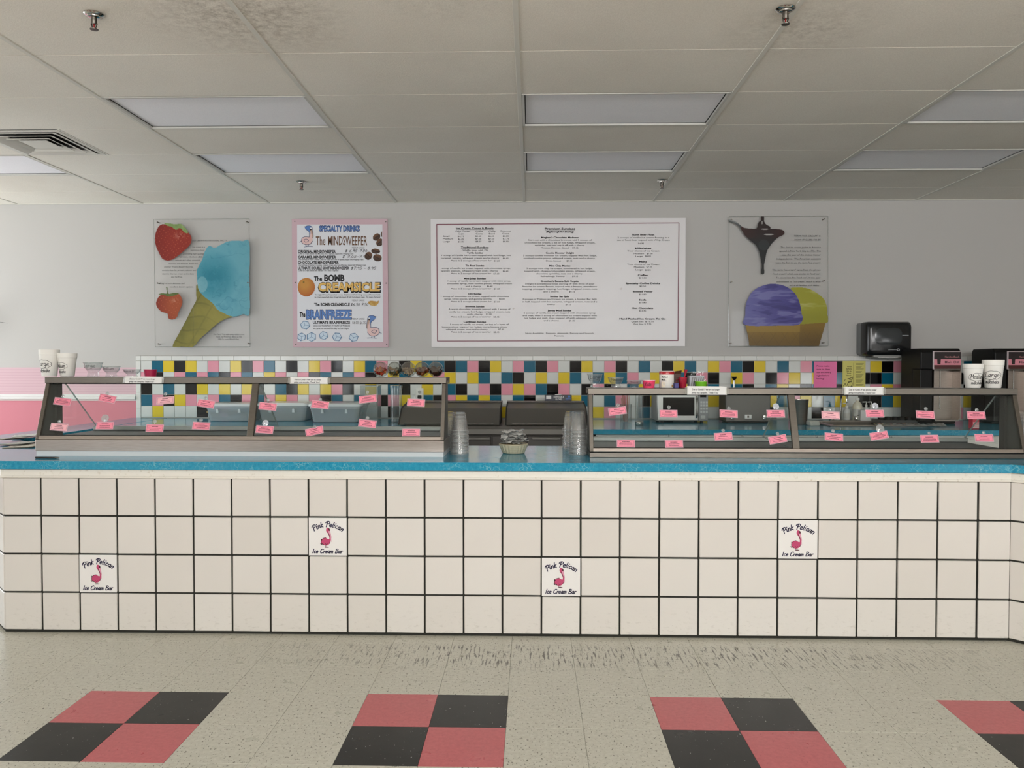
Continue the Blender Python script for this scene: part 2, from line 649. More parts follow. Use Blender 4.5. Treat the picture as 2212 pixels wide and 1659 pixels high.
STROKES = {
    'P': (.62, [[(.14, -.05), (.22, .5), (.3, 1)], [(.02, .72), (.12, .93), (.38, 1.02), (.6, .86), (.52, .6), (.24, .48)]]),
    'i': (.27, [[(.1, .55), (.08, .08), (.2, 0)], [(.15, .78), (.18, .86)]]),
    'n': (.47, [[(.08, .55), (.06, 0)], [(.07, .32), (.25, .55), (.36, .45), (.36, 0)]]),
    'k': (.46, [[(.12, 1), (.06, 0)], [(.38, .6), (.1, .3), (.42, 0)]]),
    'e': (.45, [[(.08, .28), (.36, .36), (.3, .52), (.15, .52), (.05, .28), (.15, .02), (.38, .08)]]),
    'l': (.25, [[(.14, 1), (.08, .1), (.18, 0)]]),
    'c': (.43, [[(.36, .48), (.2, .55), (.06, .3), (.14, .04), (.36, .06)]]),
    'a': (.50, [[(.38, .5), (.2, .55), (.06, .28), (.14, .03), (.32, .15), (.38, .5)], [(.38, .52), (.36, .06), (.46, 0)]]),
    'I': (.28, [[(.14, 1), (.1, 0)]]),
    'C': (.66, [[(.6, .85), (.4, 1), (.12, .7), (.06, .3), (.25, .0), (.57, .12)]]),
    'r': (.38, [[(.08, .55), (.07, 0)], [(.08, .3), (.2, .52), (.34, .5)]]),
    'm': (.62, [[(.06, .55), (.05, 0)], [(.06, .35), (.2, .54), (.28, .42), (.28, 0)], [(.28, .35), (.42, .54), (.5, .42), (.52, 0)]]),
    'B': (.64, [[(.14, 1), (.1, 0)], [(.02, .95), (.35, 1), (.5, .82), (.35, .58), (.15, .53)], [(.15, .53), (.45, .48), (.55, .25), (.4, .03), (.1, 0)]]),
    'L': (.52, [[(.1, 1), (.08, .05), (.2, 0), (.5, .04)]]),
    'g': (.47, [[(.36, .5), (.18, .55), (.06, .3), (.16, .08), (.34, .2), (.37, .5)], [(.37, .52), (.36, -.2), (.2, -.35), (.05, -.25)]]),
    'M': (.72, [[(.06, 0), (.12, 1)], [(.12, 1), (.32, .3), (.55, 1)], [(.55, 1), (.62, 0)]]),
    'd': (.52, [[(.36, .5), (.18, .55), (.06, .28), (.16, .02), (.34, .15)], [(.4, 1), (.37, .05), (.46, 0)]]),
    'u': (.50, [[(.06, .55), (.08, .1), (.2, 0), (.34, .12), (.37, .55)], [(.37, .55), (.38, .05), (.45, 0)]]),
    'S': (.58, [[(.5, .88), (.3, 1), (.1, .82), (.2, .58), (.42, .42), (.48, .18), (.28, 0), (.06, .12)]]),
    's': (.42, [[(.34, .48), (.18, .56), (.08, .42), (.3, .24), (.3, .06), (.06, .04)]]),
    'h': (.48, [[(.1, 1), (.06, 0)], [(.08, .32), (.24, .54), (.36, .42), (.37, 0)]]),
    'K': (.56, [[(.1, 1), (.08, 0)], [(.48, 1), (.1, .48), (.52, 0)]]),
    '0': (.52, [[(.25, 1), (.08, .5), (.25, 0), (.42, .5), (.25, 1)]]),
    '1': (.3, [[(.1, .85), (.2, 1), (.18, 0)]]),
    '2': (.52, [[(.08, .8), (.25, 1), (.42, .75), (.08, .02), (.46, .02)]]),
    '5': (.52, [[(.45, 1), (.15, .98), (.12, .58), (.38, .58), (.42, .2), (.2, 0), (.05, .1)]]),
    '6': (.52, [[(.4, 1), (.12, .6), (.1, .15), (.28, 0), (.42, .22), (.28, .45), (.1, .3)]]),
    '7': (.52, [[(.06, .98), (.45, .98), (.2, 0)], [(.12, .5), (.42, .55)]]),
    '8': (.52, [[(.4, .85), (.25, 1), (.1, .8), (.4, .3), (.25, 0), (.08, .25), (.4, .75), (.4, .85)]]),
    '9': (.52, [[(.42, .8), (.25, 1), (.08, .75), (.22, .5), (.42, .75), (.38, 0)]]),
    '$': (.55, [[(.45, .8), (.25, .92), (.1, .72), (.4, .35), (.3, .1), (.06, .18)], [(.28, 1.05), (.22, -.08)]]),
    '.': (.2, [[(.08, .02), (.11, .03)]]),
    '-': (.45, [[(.08, .42), (.38, .44)]]),
    ' ': (.34, []),
    "'": (.2, [[(.1, 1), (.08, .8)]]),
}


def ribbon(mb, pts, w, mapf, k=5, closed=False):
    if len(pts) > 2:
        pts = smooth_poly(pts, k, closed)
        if closed:
            pts.append(pts[0])
    n = len(pts)
    L, Rr = [], []
    for i, p in enumerate(pts):
        a, b = pts[max(i - 1, 0)], pts[min(i + 1, n - 1)]
        dx, dy = b[0] - a[0], b[1] - a[1]
        q = math.hypot(dx, dy) or 1
        nx, ny = -dy / q * w / 2, dx / q * w / 2
        ex = ey = 0
        if not closed and i in (0, n - 1):
            sg = -1 if i == 0 else 1
            ex, ey = dx / q * w * .3 * sg, dy / q * w * .3 * sg
        L.append(mapf(p[0] + nx + ex, p[1] + ny + ey))
        Rr.append(mapf(p[0] - nx + ex, p[1] - ny + ey))
    mb.add(L + Rr, [(i, i + 1, n + i + 1, n + i) for i in range(n - 1)])


def handwrite(mb, s, x0, x1, yb, cap, w, mapf, shear=0.0, up=-1, arc=None):
    """stroke lettering; arc=(cx, cy, radius): letters ride a circle above its centre"""
    x, allst = 0.0, []
    for c in s:
        adv, st = STROKES[c]
        for q in st:
            allst.append([(a + x + shear * b, b) for a, b in q])
        x += adv
    k = (x1 - x0) / x
    for q in allst:
        if arc:
            cx, cyy, r = arc
            pts = []
            for a, b in q:
                u = x0 + a * k - cx
                th = u / r
                rr = r + b * cap
                pts.append((cx + rr * math.sin(th), cyy + up * rr * math.cos(th)))
        else:
            pts = [(x0 + a * k, yb + up * b * cap) for a, b in q]
        ribbon(mb, pts, w, mapf)


def flatpoly(mb, pts, mapf, k=5, smooth=True):
    if smooth:
        pts = smooth_poly(pts, k)
    mb.add([mapf(*p) for p in pts], [tuple(range(len(pts)))])


def tri_build(mb, name, mat_, parent, label=None):
    """flat outlines may be concave: triangulate with bmesh on the way"""
    o = mb.build(name, mat_, parent, label=label)
    bm = bmesh.new()
    bm.from_mesh(o.data)
    bmesh.ops.triangulate(bm, faces=[f for f in bm.faces if len(f.verts) > 4])
    bm.to_mesh(o.data)
    bm.free()
    return o


def inpoly(X, Y, pts):
    r = np.zeros(X.shape, bool)
    n = len(pts)
    for i in range(n):
        x1, y1 = pts[i]
        x2, y2 = pts[(i + 1) % n]
        if y1 == y2:
            continue
        c = ((y1 > Y) != (y2 > Y)) & (X < (x2 - x1) * (Y - y1) / (y2 - y1) + x1)
        r ^= c
    return r


def vnoise(X, Y, sc, seed=0, oct=3):
    out = np.zeros(X.shape)
    amp, tot = 1.0, 0.0
    for o in range(oct):
        rr = np.random.RandomState(seed + o * 17)
        T = rr.rand(64, 64)
        x, y = X / sc * 2 ** o + 7.3, Y / sc * 2 ** o + 3.1
        xi, yi = np.floor(x).astype(int), np.floor(y).astype(int)
        fx, fy = x - xi, y - yi
        fx, fy = fx * fx * (3 - 2 * fx), fy * fy * (3 - 2 * fy)
        g = lambda i, j: T[(xi + i) % 64, (yi + j) % 64]
        out += amp * ((g(0, 0) * (1 - fx) + g(1, 0) * fx) * (1 - fy) + (g(0, 1) * (1 - fx) + g(1, 1) * fx) * fy)
        tot += amp
        amp *= 0.5
    return out / tot


def mixa(a, b, t):
    a, b = np.asarray(a, float), np.asarray(b, float)
    t = np.clip(t, 0, 1)[..., None]
    return a * (1 - t) + b * t


def _print_mat():
    m, nt, b = node_chain('printed_ink', rough=0.4, spec=0.35)
    at = nt.nodes.new('ShaderNodeAttribute')
    at.attribute_name = 'ink'
    nt.links.new(at.outputs['Color'], b.inputs['Base Color'])
    return m


M_print = _print_mat()


def printed(name, parent, bbox, step, layers, mapf, label=None):
    """a printed picture: small cells, each with its own ink colour. layers: [(mask(X,Y), colour(X,Y))], later ones on top"""
    x0, y0, x1, y1 = bbox
    nx, ny = int((x1 - x0) / step), int((y1 - y0) / step)
    X, Y = np.meshgrid(x0 + (np.arange(nx) + .5) * step, y0 + (np.arange(ny) + .5) * step)
    colr = np.zeros((ny, nx, 3))
    have = np.zeros((ny, nx), bool)
    for mk, cf in layers:
        mm = mk(X, Y)
        c = cf(X, Y)
        c = np.broadcast_to(np.asarray(c, float), (ny, nx, 3))
        colr[mm] = c[mm]
        have |= mm
    js, is_ = np.nonzero(have)
    vid = -np.ones((ny + 1, nx + 1), int)
    used = np.zeros((ny + 1, nx + 1), bool)
    for dj in (0, 1):
        for di in (0, 1):
            used[js + dj, is_ + di] = True
    uj, ui = np.nonzero(used)
    vid[uj, ui] = np.arange(len(uj))
    off = wloc(parent)
    o3, ux, uy = mapf(0, 0), mapf(1000, 0), mapf(0, 1000)
    ux, uy = (ux - o3) / 1000, (uy - o3) / 1000
    pu, pv = x0 + ui * step, y0 + uj * step
    V = np.array(o3 - off)[None] + pu[:, None] * np.array(ux)[None] + pv[:, None] * np.array(uy)[None]
    Fc = np.stack([vid[js, is_], vid[js + 1, is_], vid[js + 1, is_ + 1], vid[js, is_ + 1]], 1)
    me = bpy.data.meshes.new(name)
    me.from_pydata(V.tolist(), [], Fc.tolist())
    s = np.clip(colr[js, is_] / 255.0, 0, 1)
    l = np.where(s <= 0.04045, s / 12.92, ((s + 0.055) / 1.055) ** 2.4)
    l = l * .74                                       # ink on white stock, not paper-bright
    l = np.concatenate([l, np.ones((len(l), 1))], 1)
    at = me.attributes.new('ink', 'FLOAT_COLOR', 'CORNER')
    at.data.foreach_set('color', np.repeat(l, 4, axis=0).astype(np.float32).ravel())
    me.materials.append(M_print)
    o = bpy.data.objects.new(name, me)
    COL.objects.link(o)
    o.parent = parent
    if label:
        o['label'] = label
    return o


def polymask(pts, k=6):
    sp = smooth_poly(pts, k)
    return lambda X, Y: inpoly(X, Y, sp)


def ell(cx, cy, rx, ry, rot=0.0):
    c, s = math.cos(rot), math.sin(rot)
    return lambda X, Y: (((X - cx) * c + (Y - cy) * s) / rx) ** 2 + ((-(X - cx) * s + (Y - cy) * c) / ry) ** 2 < 1


# warm the glyph cache while the scene is still small
for _c in "ABCDEFGHIJKLMNOPQRSTUVWXYZabcdefghijklmnopqrstuvwxyz0123456789$.,&'()/:-\"! ":
    for _b in (0.0, 0.014, 0.028, 0.042, 0.07):
        glyph(_c, _b)

# ================================================================== ROOM
floor = tag(MB().box(XL, XR, YF, YB, -0.12, -0.006).build('floor', mat('floor_adhesive', (150, 146, 132), 0.6)),
            'beige vinyl tiled floor with rose and black checker inserts', 'floor', kind='structure')
XF, YFL, FT = -2.1183, -0.7363, 0.3048
tile_me = MB().box(-FT / 2 + .0005, FT / 2 - .0005, -FT / 2 + .0005, FT / 2 - .0005, -0.004, 0.0)


def vmesh(m):
    return tile_me.mesh('floor_tile', m, bevel=0.0006)


vm = {'w': vmesh(M_white_vct), 'p': vmesh(M_pink_vct), 'k': vmesh(M_black_vct)}
rest = {'w': MB(), 'p': MB(), 'k': MB()}


def floor_kind(i, j):
    a, b = i % 4, j % 4
    if a < 2 and b < 2 and j >= 0:
        return 'p' if (a + b) % 2 == 0 else 'k'
    return 'w'


for i in range(-21, 29):
    for j in range(-14, 24):
        cx, cyy = XF + (i + .5) * FT, YFL - (j + .5) * FT
        if cx < XL + .16 or cx > XR - .16 or cyy < YF + .16 or cyy > YB - .16:
            continue
        k = floor_kind(i, j)
        if -4 <= i <= 16 and -3 <= j <= 4:
            inst(vm[k], 'floor_tile', floor, Vector((cx, cyy, 0)) - floor.location)
        else:
            rest[k].box(cx - FT / 2 + .0005, cx + FT / 2 - .0005, cyy - FT / 2 + .0005, cyy + FT / 2 - .0005, -.0055, 0)
for k, mm in (('w', M_white_vct), ('p', M_pink_vct), ('k', M_black_vct)):
    o = rest[k].build('floor_tile_field', mm, floor)
    o['kind'] = 'stuff'

# ---- ceiling
def _ceil_mat():
    m, nt, b = node_chain('ceiling_board', rough=0.9, spec=0.15)
    pv = posvec(nt)
    fine = noise(nt, pv, 160, 4, 0.6)
    base = mixc(nt, maprange(nt, fine, 0.3, 0.7), (240, 236, 226), (224, 220, 210))
    base = mixc(nt, maprange(nt, noise(nt, pv, 1.1, 3), 0.40, 0.75, 0, 0.30), base, (200, 192, 177))
    g = nt.nodes.new('ShaderNodeNewGeometry')
    for (sx_, sy_, rad, st) in ((-1.48, -0.62, 0.55, 0.75), (1.05, -0.40, 0.42, 0.40), (2.35, -0.62, 0.5, 0.42), (-0.6, -0.85, 0.4, .3)):
        vm_ = nt.nodes.new('ShaderNodeVectorMath')
        vm_.operation = 'DISTANCE'
        nt.links.new(g.outputs['Position'], vm_.inputs[0])
        vm_.inputs[1].default_value = (sx_, sy_, ZC)
        near = maprange(nt, vm_.outputs['Value'], rad, 0.05)
        f = mul(nt, mul(nt, near, maprange(nt, noise(nt, pv, 26, 5, 0.75), 0.40, 0.72)), st)
        base = mixc(nt, f, base, (112, 98, 80))
    nt.links.new(base, b.inputs['Base Color'])
    bp = nt.nodes.new('ShaderNodeBump')
    bp.inputs['Strength'].default_value = 0.35
    bp.inputs['Distance'].default_value = 0.003
    nt.links.new(fine, bp.inputs['Height'])
    nt.links.new(bp.outputs[0], b.inputs['Normal'])
    return m


M_ceil = _ceil_mat()
M_rail = mat('ceiling_rail', (214, 212, 203), 0.55)
XRL, YK, CW, CD = -0.262, -0.1863, 1.2192, 0.6096
ceiling = tag(MB().box(XL, XR, YF, YB, ZC + .012, ZC + .15).build('ceiling', mat('ceiling_void', (60, 58, 54), 0.9)),
              'suspended ceiling of off-white textured panels in a metal grid', 'ceiling', kind='structure')
LIGHTS = {(-2, 1), (-2, 3), (-4, 3), (0, 1), (0, 3), (2, 1), (2, 3)}
VENT = (-3, 2)
pan_me = MB().box(-CW / 2 + .003, CW / 2 - .003, -CD / 2 + .0025, CD / 2 - .0025, 0, .011).mesh('ceiling_panel', M_ceil, bevel=.002)
last_d = YB - (YK + 5 * CD)
edge_me = MB().box(-CW / 2 + .003, CW / 2 - .003, -last_d / 2 + .0025, last_d / 2 - .0025, 0, .011).mesh('ceiling_panel', M_ceil, bevel=.002)
cross_me = MB().box(-CW / 2 + .012, CW / 2 - .012, -.0035, .0035, .0045, .010).mesh('cross_rail', M_rail)
field = MB()
for i in range(-7, 6):
    x = XRL + (i + .5) * CW
    for j in range(-13, 6):
        y0 = YK + j * CD
        d = CD if j < 5 else last_d
        yc = y0 + d / 2
        if x - CW / 2 < XL - .9 or x + CW / 2 > XR + .9:
            continue
        if y0 < YF - .3:
            continue
        vis = -5 <= i <= 3 and j >= -1
        lc = Vector((x, yc, ZC)) - ceiling.location
        if vis:
            if (i, j) in LIGHTS:
                pass
            elif (i, j) == VENT:
                hp = MB().box(x + .004, x + CW / 2 - .003, y0 + .0025, y0 + d - .0025, ZC, ZC + .011)
                hp.build('ceiling_panel', M_ceil, ceiling, bevel=.002)
                MB().box(x - .008, x + .008, y0, y0 + d, ZC - .002, ZC + .008).build('cross_rail', M_rail, ceiling)
            else:
                inst(pan_me if j < 5 else edge_me, 'ceiling_panel', ceiling, lc)
            if j > -1:
                inst(cross_me, 'cross_rail', ceiling, Vector((x, y0, ZC)) - ceiling.location)
        else:
            xa, xb = max(x - CW / 2 + .003, XL + .01), min(x + CW / 2 - .003, XR - .01)
            ya, yb = max(y0 + .0025, YF + .01), y0 + d - .0025
            if xb > xa and yb > ya:
                field.box(xa, xb, ya, yb, ZC, ZC + .011)
o = field.build('ceiling_panel_field', M_ceil, ceiling)
o['kind'] = 'stuff'
for i in range(-6, 6):
    x = XRL + i * CW
    if XL < x < XR:
        MB().box(x - .012, x + .012, YF + .01, YB - .002, ZC - .0045, ZC + .010).build('main_rail', M_rail, ceiling, bevel=.001)
MB().box(XL + .01, XR - .01, YB - .02, YB - .001, ZC - .006, ZC + .006).build('wall_angle', M_rail, ceiling)


def _diffuser():
    m, nt, b = node_chain('light_diffuser', rough=0.55, spec=0.3)
    col = mixc(nt, maprange(nt, noise(nt, posvec(nt), 240, 2), 0.35, 0.65), (248, 248, 252), (240, 240, 245))
    nt.links.new(col, b.inputs['Base Color'])
    return m


M_diff = _diffuser()
M_frame_w = mat('light_frame', (196, 195, 188), 0.4)
M_gapdark = mat('dark_gap', (26, 24, 22), 0.8)
LL = {(-2, 1): 'switched-off ceiling light panel nearest above the strawberry poster, in front of another',
      (-2, 3): 'switched-off ceiling light panel closest to the wall above the strawberry poster',
      (-4, 3): 'switched-off ceiling light panel past the air vent, cut by the left frame edge',
      (0, 1): 'switched-off ceiling light panel over the menu board, the one farther from the wall',
      (0, 3): 'switched-off ceiling light panel over the menu board, the one closer to the wall',
      (2, 1): 'switched-off ceiling light panel cut by the right frame edge, over the towel dispenser',
      (2, 3): 'switched-off ceiling light panel near the right wall end, behind the cut-off one'}
first = None
for (i, j) in sorted(LIGHTS):
    c = (XRL + (i + .5) * CW, YK + (j + .5) * CD, ZC)
    if first is None:
        t = thing('ceiling_light', LL[(i, j)], 'ceiling light', c, 'switched-off troffers in the ceiling grid')
        w, d = CW / 2 - .013, CD / 2 - .006
        b = MB()
        for (x0, x1, y0, y1) in ((-w, w, -d, -d + .012), (-w, w, d - .012, d), (-w, -w + .016, -d, d), (w - .016, w, -d, d)):
            b.box(x0, x1, y0, y1, -.004, .02)
        b.build('frame', M_frame_w, t, local=True, bevel=.0015)
        MB().box(-w + .016, w - .016, -d + .012, d - .012, .010, .0115).build('diffuser', M_diff, t, local=True)
        b = MB()
        for (x0, x1, y0, y1) in ((-w + .016, w - .016, -d + .012, -d + .017), (-w + .016, w - .016, d - .017, d - .012),
                                 (-w + .016, -w + .022, -d + .012, d - .012), (w - .022, w - .016, -d + .012, d - .012)):
            b.box(x0, x1, y0, y1, .0085, .0099)
        b.build('gasket', M_gapdark, t, local=True)
        first = t
    else:
        dup(first, c, LL[(i, j)])

# air diffuser
vx, vy = XRL + VENT[0] * CW + CW / 4, YK + VENT[1] * CD + CD / 2
vent = thing('air_vent', 'square white ceiling air diffuser with nested vanes at left frame edge', 'vent', (vx, vy, ZC))
M_vent = mat('vent_paint', (206, 205, 196), 0.4)


def ring(h0, h1, z0, z1, t=.004):
    b = MB()
    for q in range(4):
        a = q * PI / 2
        M = Matrix.Rotation(a, 3, 'Z')
        pts = [Vector((-h0, -h0, z0)), Vector((h0, -h0, z0)), Vector((h1, -h1, z1)), Vector((-h1, -h1, z1))]
        A = [M @ p for p in pts]
        B = [M @ (p + Vector((0, 0, t))) for p in pts]
        b.hexa(A, B)
    return b


MB().box(-.295, .295, -.295, .295, .0095, .0115).build('duct_plate', M_gapdark, vent, local=True)
ring(.296, .268, -.004, -.006).build('outer_frame', M_vent, vent, local=True)
ring(.258, .205, -.012, .004).build('vane', M_vent, vent, local=True)
ring(.206, .150, -.016, .004).build('vane', M_vent, vent, local=True)
ring(.150, .100, -.018, .004).build('vane', M_vent, vent, local=True)
MB().hexa([(-.1, -.1, -.012), (.1, -.1, -.012), (.1, .1, -.012), (-.1, .1, -.012)],
          [(-.06, -.06, .004), (.06, -.06, .004), (.06, .06, .004), (-.06, .06, .004)]).build('centre_plate', M_vent, vent, local=True, bevel=.002)

# sprinklers
sp_lab = [((203, 30), 'chrome fire sprinkler in the ceiling over the left end of the counter'),
          ((1697, 18), 'chrome fire sprinkler with red bulb beside a ceiling rail, nearest on the right'),
          ((651, 392), 'small chrome fire sprinkler near the back wall above the drinks poster'),
          ((1430, 389), 'small chrome fire sprinkler near the back wall above the right edge of the menu board')]
sp0 = None
for (px, py), lab in sp_lab:
    c = PZ(px, py, ZC)
    c.z = ZC
    if sp0 is None:
        sp0 = t = thing('fire_sprinkler', lab, 'sprinkler', c, 'ceiling sprinklers')
        MB().lathe([(.0, .0), (.042, 0), (.043, -.004), (.036, -.010), (.028, -.011), (.027, -.016), (.018, -.018), (.0, -.018)][::-1], n=24).build('escutcheon', M_chrome, t, smooth=40, local=True)
        MB().lathe([(.0, -.046), (.009, -.046), (.012, -.04), (.012, -.016), (0, -.016)], n=12).build('sprinkler_body', M_steel_dark, t, smooth=40, local=True)
        for sg in (-1, 1):
            MB().tube([(sg * .011, 0, -.024), (sg * .0125, 0, -.045), (sg * .005, 0, -.066)], .003, 6).build('frame_arm', M_steel_dark, t, smooth=60, local=True)
        MB().tube([(0, 0, -.046), (0, 0, -.066)], .0028, 6).build('bulb', mat('red_bulb', (150, 30, 30), .2), t, smooth=60, local=True)
        MB().lathe([(0, -.071), (.017, -.070), (.018, -.067), (.0, -.065)], n=16).build('deflector', M_steel_dark, t, smooth=40, local=True)
    else:
        dup(sp0, c, lab)

# ---- walls
wall_back = tag(MB().box(XL - .1, XR + .1, YB, YB + .12, 0, ZC + .15).build('wall_back', M_wall), 'white painted back wall carrying the posters and menu board', 'wall', kind='structure')
XBS = -3.9535                                                             # left end of the backsplash field
QT, ZB = 0.1086, 1.4718
XPINK = XBS - 0.049


def _stripes():
    m, nt, b = node_chain('striped_wallpaper', rough=0.7)
    g = nt.nodes.new('ShaderNodeNewGeometry')
    sx = nt.nodes.new('ShaderNodeSeparateXYZ')
    nt.links.new(g.outputs['Position'], sx.inputs[0])
    w = nt.nodes.new('ShaderNodeMath')
    w.operation = 'SINE'
    nt.links.new(mul(nt, sx.outputs[2], 2 * PI / 0.0265), w.inputs[0])
    col = mixc(nt, maprange(nt, w.outputs[0], 0.2, 0.7), (210, 178, 186), (204, 169, 179))
    nt.links.new(col, b.inputs['Base Color'])
    return m


MB().box(XL, XPINK, YB - .003, YB + .01, 1.147, 1.407).build('wallpaper_border', _stripes(), wall_back)
MB().box(XL, XPINK, YB - .003, YB + .01, 0.0, 1.09).build('painted_dado', mat('pink_paint', (206, 124, 138), 0.6), wall_back)
tag(MB().prism_x([(YB, 1.086), (YB - .012, 1.086), (YB - .016, 1.096), (YB - .028, 1.104), (YB - .028, 1.122), (YB - .018, 1.132), (YB - .014, 1.147), (YB, 1.147)], XL, XPINK - .001)
    .build('trim_1', mat('chair_rail_paint', (222, 222, 220), 0.4)), 'white chair rail moulding across the pink left end of the back wall', 'moulding', kind='structure')


def wall_with_windows(name, label, axis, fixed, lo, hi, wins, sgn):
    """axis 'x': wall along X at Y=fixed; wins: [(a,b,z0,z1)]"""
    b = MB()
    cur = lo
    def bx(a, c, z0, z1):
        f0, f1 = (fixed, fixed + sgn * .14) if sgn > 0 else (fixed + sgn * .14, fixed)
        if axis == 'x':
            b.box(a, c, f0, f1, z0, z1)
        else:
            b.box(f0, f1, a, c, z0, z1)
    for (a, c, z0, z1) in wins:
        bx(cur, a, 0, ZC + .15)
        bx(a, c, 0, z0)
        bx(a, c, z1, ZC + .15)
        cur = c
    bx(cur, hi, 0, ZC + .15)
    return tag(b.build(name, M_wall), label, 'wall', kind='structure')


FW = [(-7.0, -5.5, .7, 2.7), (-5.3, -3.9, .7, 2.7), (-2.0, .8, 2.02, 2.7), (1.0, 3.8, 2.02, 2.7), (4.0, 4.7, 1.75, 2.7), (5.0, 6.4, .45, 1.25)]  # high middle strip and split right openings are added to steer the light
LW = [(-.1, 1.4, .3, 2.65), (1.6, 3.1, .3, 2.65)]  # extent shaped to light the back wall but not the counter front
wall_with_windows('wall_front', 'white shop-front wall behind the camera with tall windows and openings added for light', 'x', YF, XL - .1, XR + .1, FW, -1)
wall_with_windows('wall_left', 'white left wall of the parlour with tall windows', 'y', XL, YF, YB, LW, -1)
tag(MB().box(XR, XR + .12, YF, YB, 0, ZC + .15).build('wall_right', M_wall), 'white right wall of the parlour', 'wall', kind='structure')
M_alu = mat('window_frame_metal', (120, 120, 118), 0.4, metal=.6)
wn = 0
for axis, fixed, wins in (('x', YF, FW), ('y', XL, LW)):
    for (a, c, z0, z1) in wins:
        wn += 1
        b = MB()
        p = MB()
        f0, f1 = fixed - .09, fixed - .03
        def bx(bb, u0, u1, zz0, zz1, t0=f0, t1=f1):
            if axis == 'x':
                bb.box(u0, u1, t0, t1, zz0, zz1)
            else:
                bb.box(t0, t1, u0, u1, zz0, zz1)
        bx(b, a, c, z0, z0 + .06)
        bx(b, a, c, z1 - .06, z1)
        bx(b, a, a + .05, z0 + .06, z1 - .06)
        bx(b, c - .05, c, z0 + .06, z1 - .06)
        md = (a + c) / 2
        bx(b, md - .025, md + .025, z0 + .06, z1 - .06)
        w = tag(b.build('window_%d' % wn, M_alu), 'metal-framed shop window number %d counted from the front left, unseen, shaped for the light' % wn, 'window', kind='structure')
        bx(p, a + .05, c - .05, z0 + .06, z1 - .06, fixed - .063, fixed - .058)
        p.build('pane', M_acrylic, w)

# ================================================================== BACKSPLASH
ROW0 = 'wtykywpwykptwkwypkwytpwkytt' + 'ktpkywptkpwkywpk' + 'wtwkytwyptkywtwp' + 'tkkywykpkwytwtkpyw'
ROW1 = 'pkwptptkptwypwpktwtpkwytwyp' + 'ywytwtkwywytwtyt' + 'pwywtkpkwypwkpyw' + 'ypttkktwtyptkwypwt'
ROW2 = 'kwtwkywywykwtkywypkwywtkwyw' + 'tkwpkpyptkpwkpkw' + 'tywptyktwtkwtywk' + 'tpkpwpypkwtywkpty'
ROW3 = 'tpkypwptkptpypwpktwtwkpywtk' + 'pytytwtkwtkytwtp' + 'wkyptwkyptwkytpy' + 'wtywkktypkptwywkt'
ROW4 = 'wywwwkwpwtwkwywpwtwywwkwptw' + 'wtwkwywpwtwkwypw' + 'wtwkwwywpwtwkwpw' + 'kwwwwwwwwwtwpwwyw'
backsplash = thing('backsplash', 'long band of square white, black, teal, yellow and pink wall tiles', 'backsplash', (XBS, YB - .006, .921))
NC = 77
MB().box(XBS - .049, XBS + NC * QT, YB - .004, YB - .0003, .922, ZB + .0495).build('grout_bed', mat('tile_grout', (186, 184, 176), .85), backsplash)
mos = {k: MB().box(-.0528, .0528, -.003, .004, -.0528, .0528).mesh('tile', v, bevel=.0012) for k, v in MOSAIC.items()}
hid = {k: MB() for k in MOSAIC}
cnt = 0
for r, row in enumerate((ROW0, ROW1, ROW2, ROW3, ROW4)):
    for i in range(NC):
        k = row[i] if i < len(row) else 'w'
        x, z = XBS + (i + .5) * QT, ZB - (r + .5) * QT
        show = r < 3 or (r == 3 and (i <= 30 or 57 <= i <= 69)) or (r == 4 and (i <= 6 or 59 <= i <= 68))
        if show and cnt < 300:
            cnt += 1
            j = .0006 * math.sin(i * 7.3 + r * 3.1)
            o = inst(mos[k], 'tile', backsplash, Vector((x, YB - .006, z)) - backsplash.location)
            o.rotation_euler = (.004 * math.sin(i * 3.7 + r), 0, .006 * math.sin(i * 5.1 + r * 2))
        else:
            hid[k].box(x - .0528, x + .0528, YB - .009, YB - .002, z - .0528, z + .0528)
for k, b in hid.items():
    if b.v:
        o = b.build('tile_field', MOSAIC[k], backsplash)
        o['kind'] = 'stuff'
trim2 = tag(MB().box(XBS - .0495, XBS + NC * QT, YB - .0040, YB - .0003, ZB + .0445, ZB + .0500).build('trim_2', M_grout_white),
            'row of narrow white cap tiles along the top of the backsplash', 'tile trim', kind='structure')
cap_me = MB().box(-.0745, .0745, -.004, .004, -.0225, .0225).mesh('cap_tile', M_whiteglaze, bevel=.0015)
x = XBS + .0755
while x < XBS + NC * QT - .07:
    o = inst(cap_me, 'cap_tile', trim2, Vector((x, YB - .008, ZB + .0245)) - trim2.location)
    o.rotation_euler = (.006 * math.sin(x * 9), 0, .008 * math.sin(x * 13))
    x += .1510
side_me = MB().box(-.0225, .0225, -.004, .004, -.0745, .0745).mesh('cap_tile', M_whiteglaze, bevel=.0015)
for q in range(4):
    inst(side_me, 'cap_tile', trim2, Vector((XBS - .0245, YB - .008, ZB - .0775 - q * .151 + .0)) - trim2.location)
MB().box(XBS - .047, XBS - .002, YB - .012, YB - .003, ZB + .002, ZB + .047).build('cap_tile', M_whiteglaze, trim2, bevel=.0015)

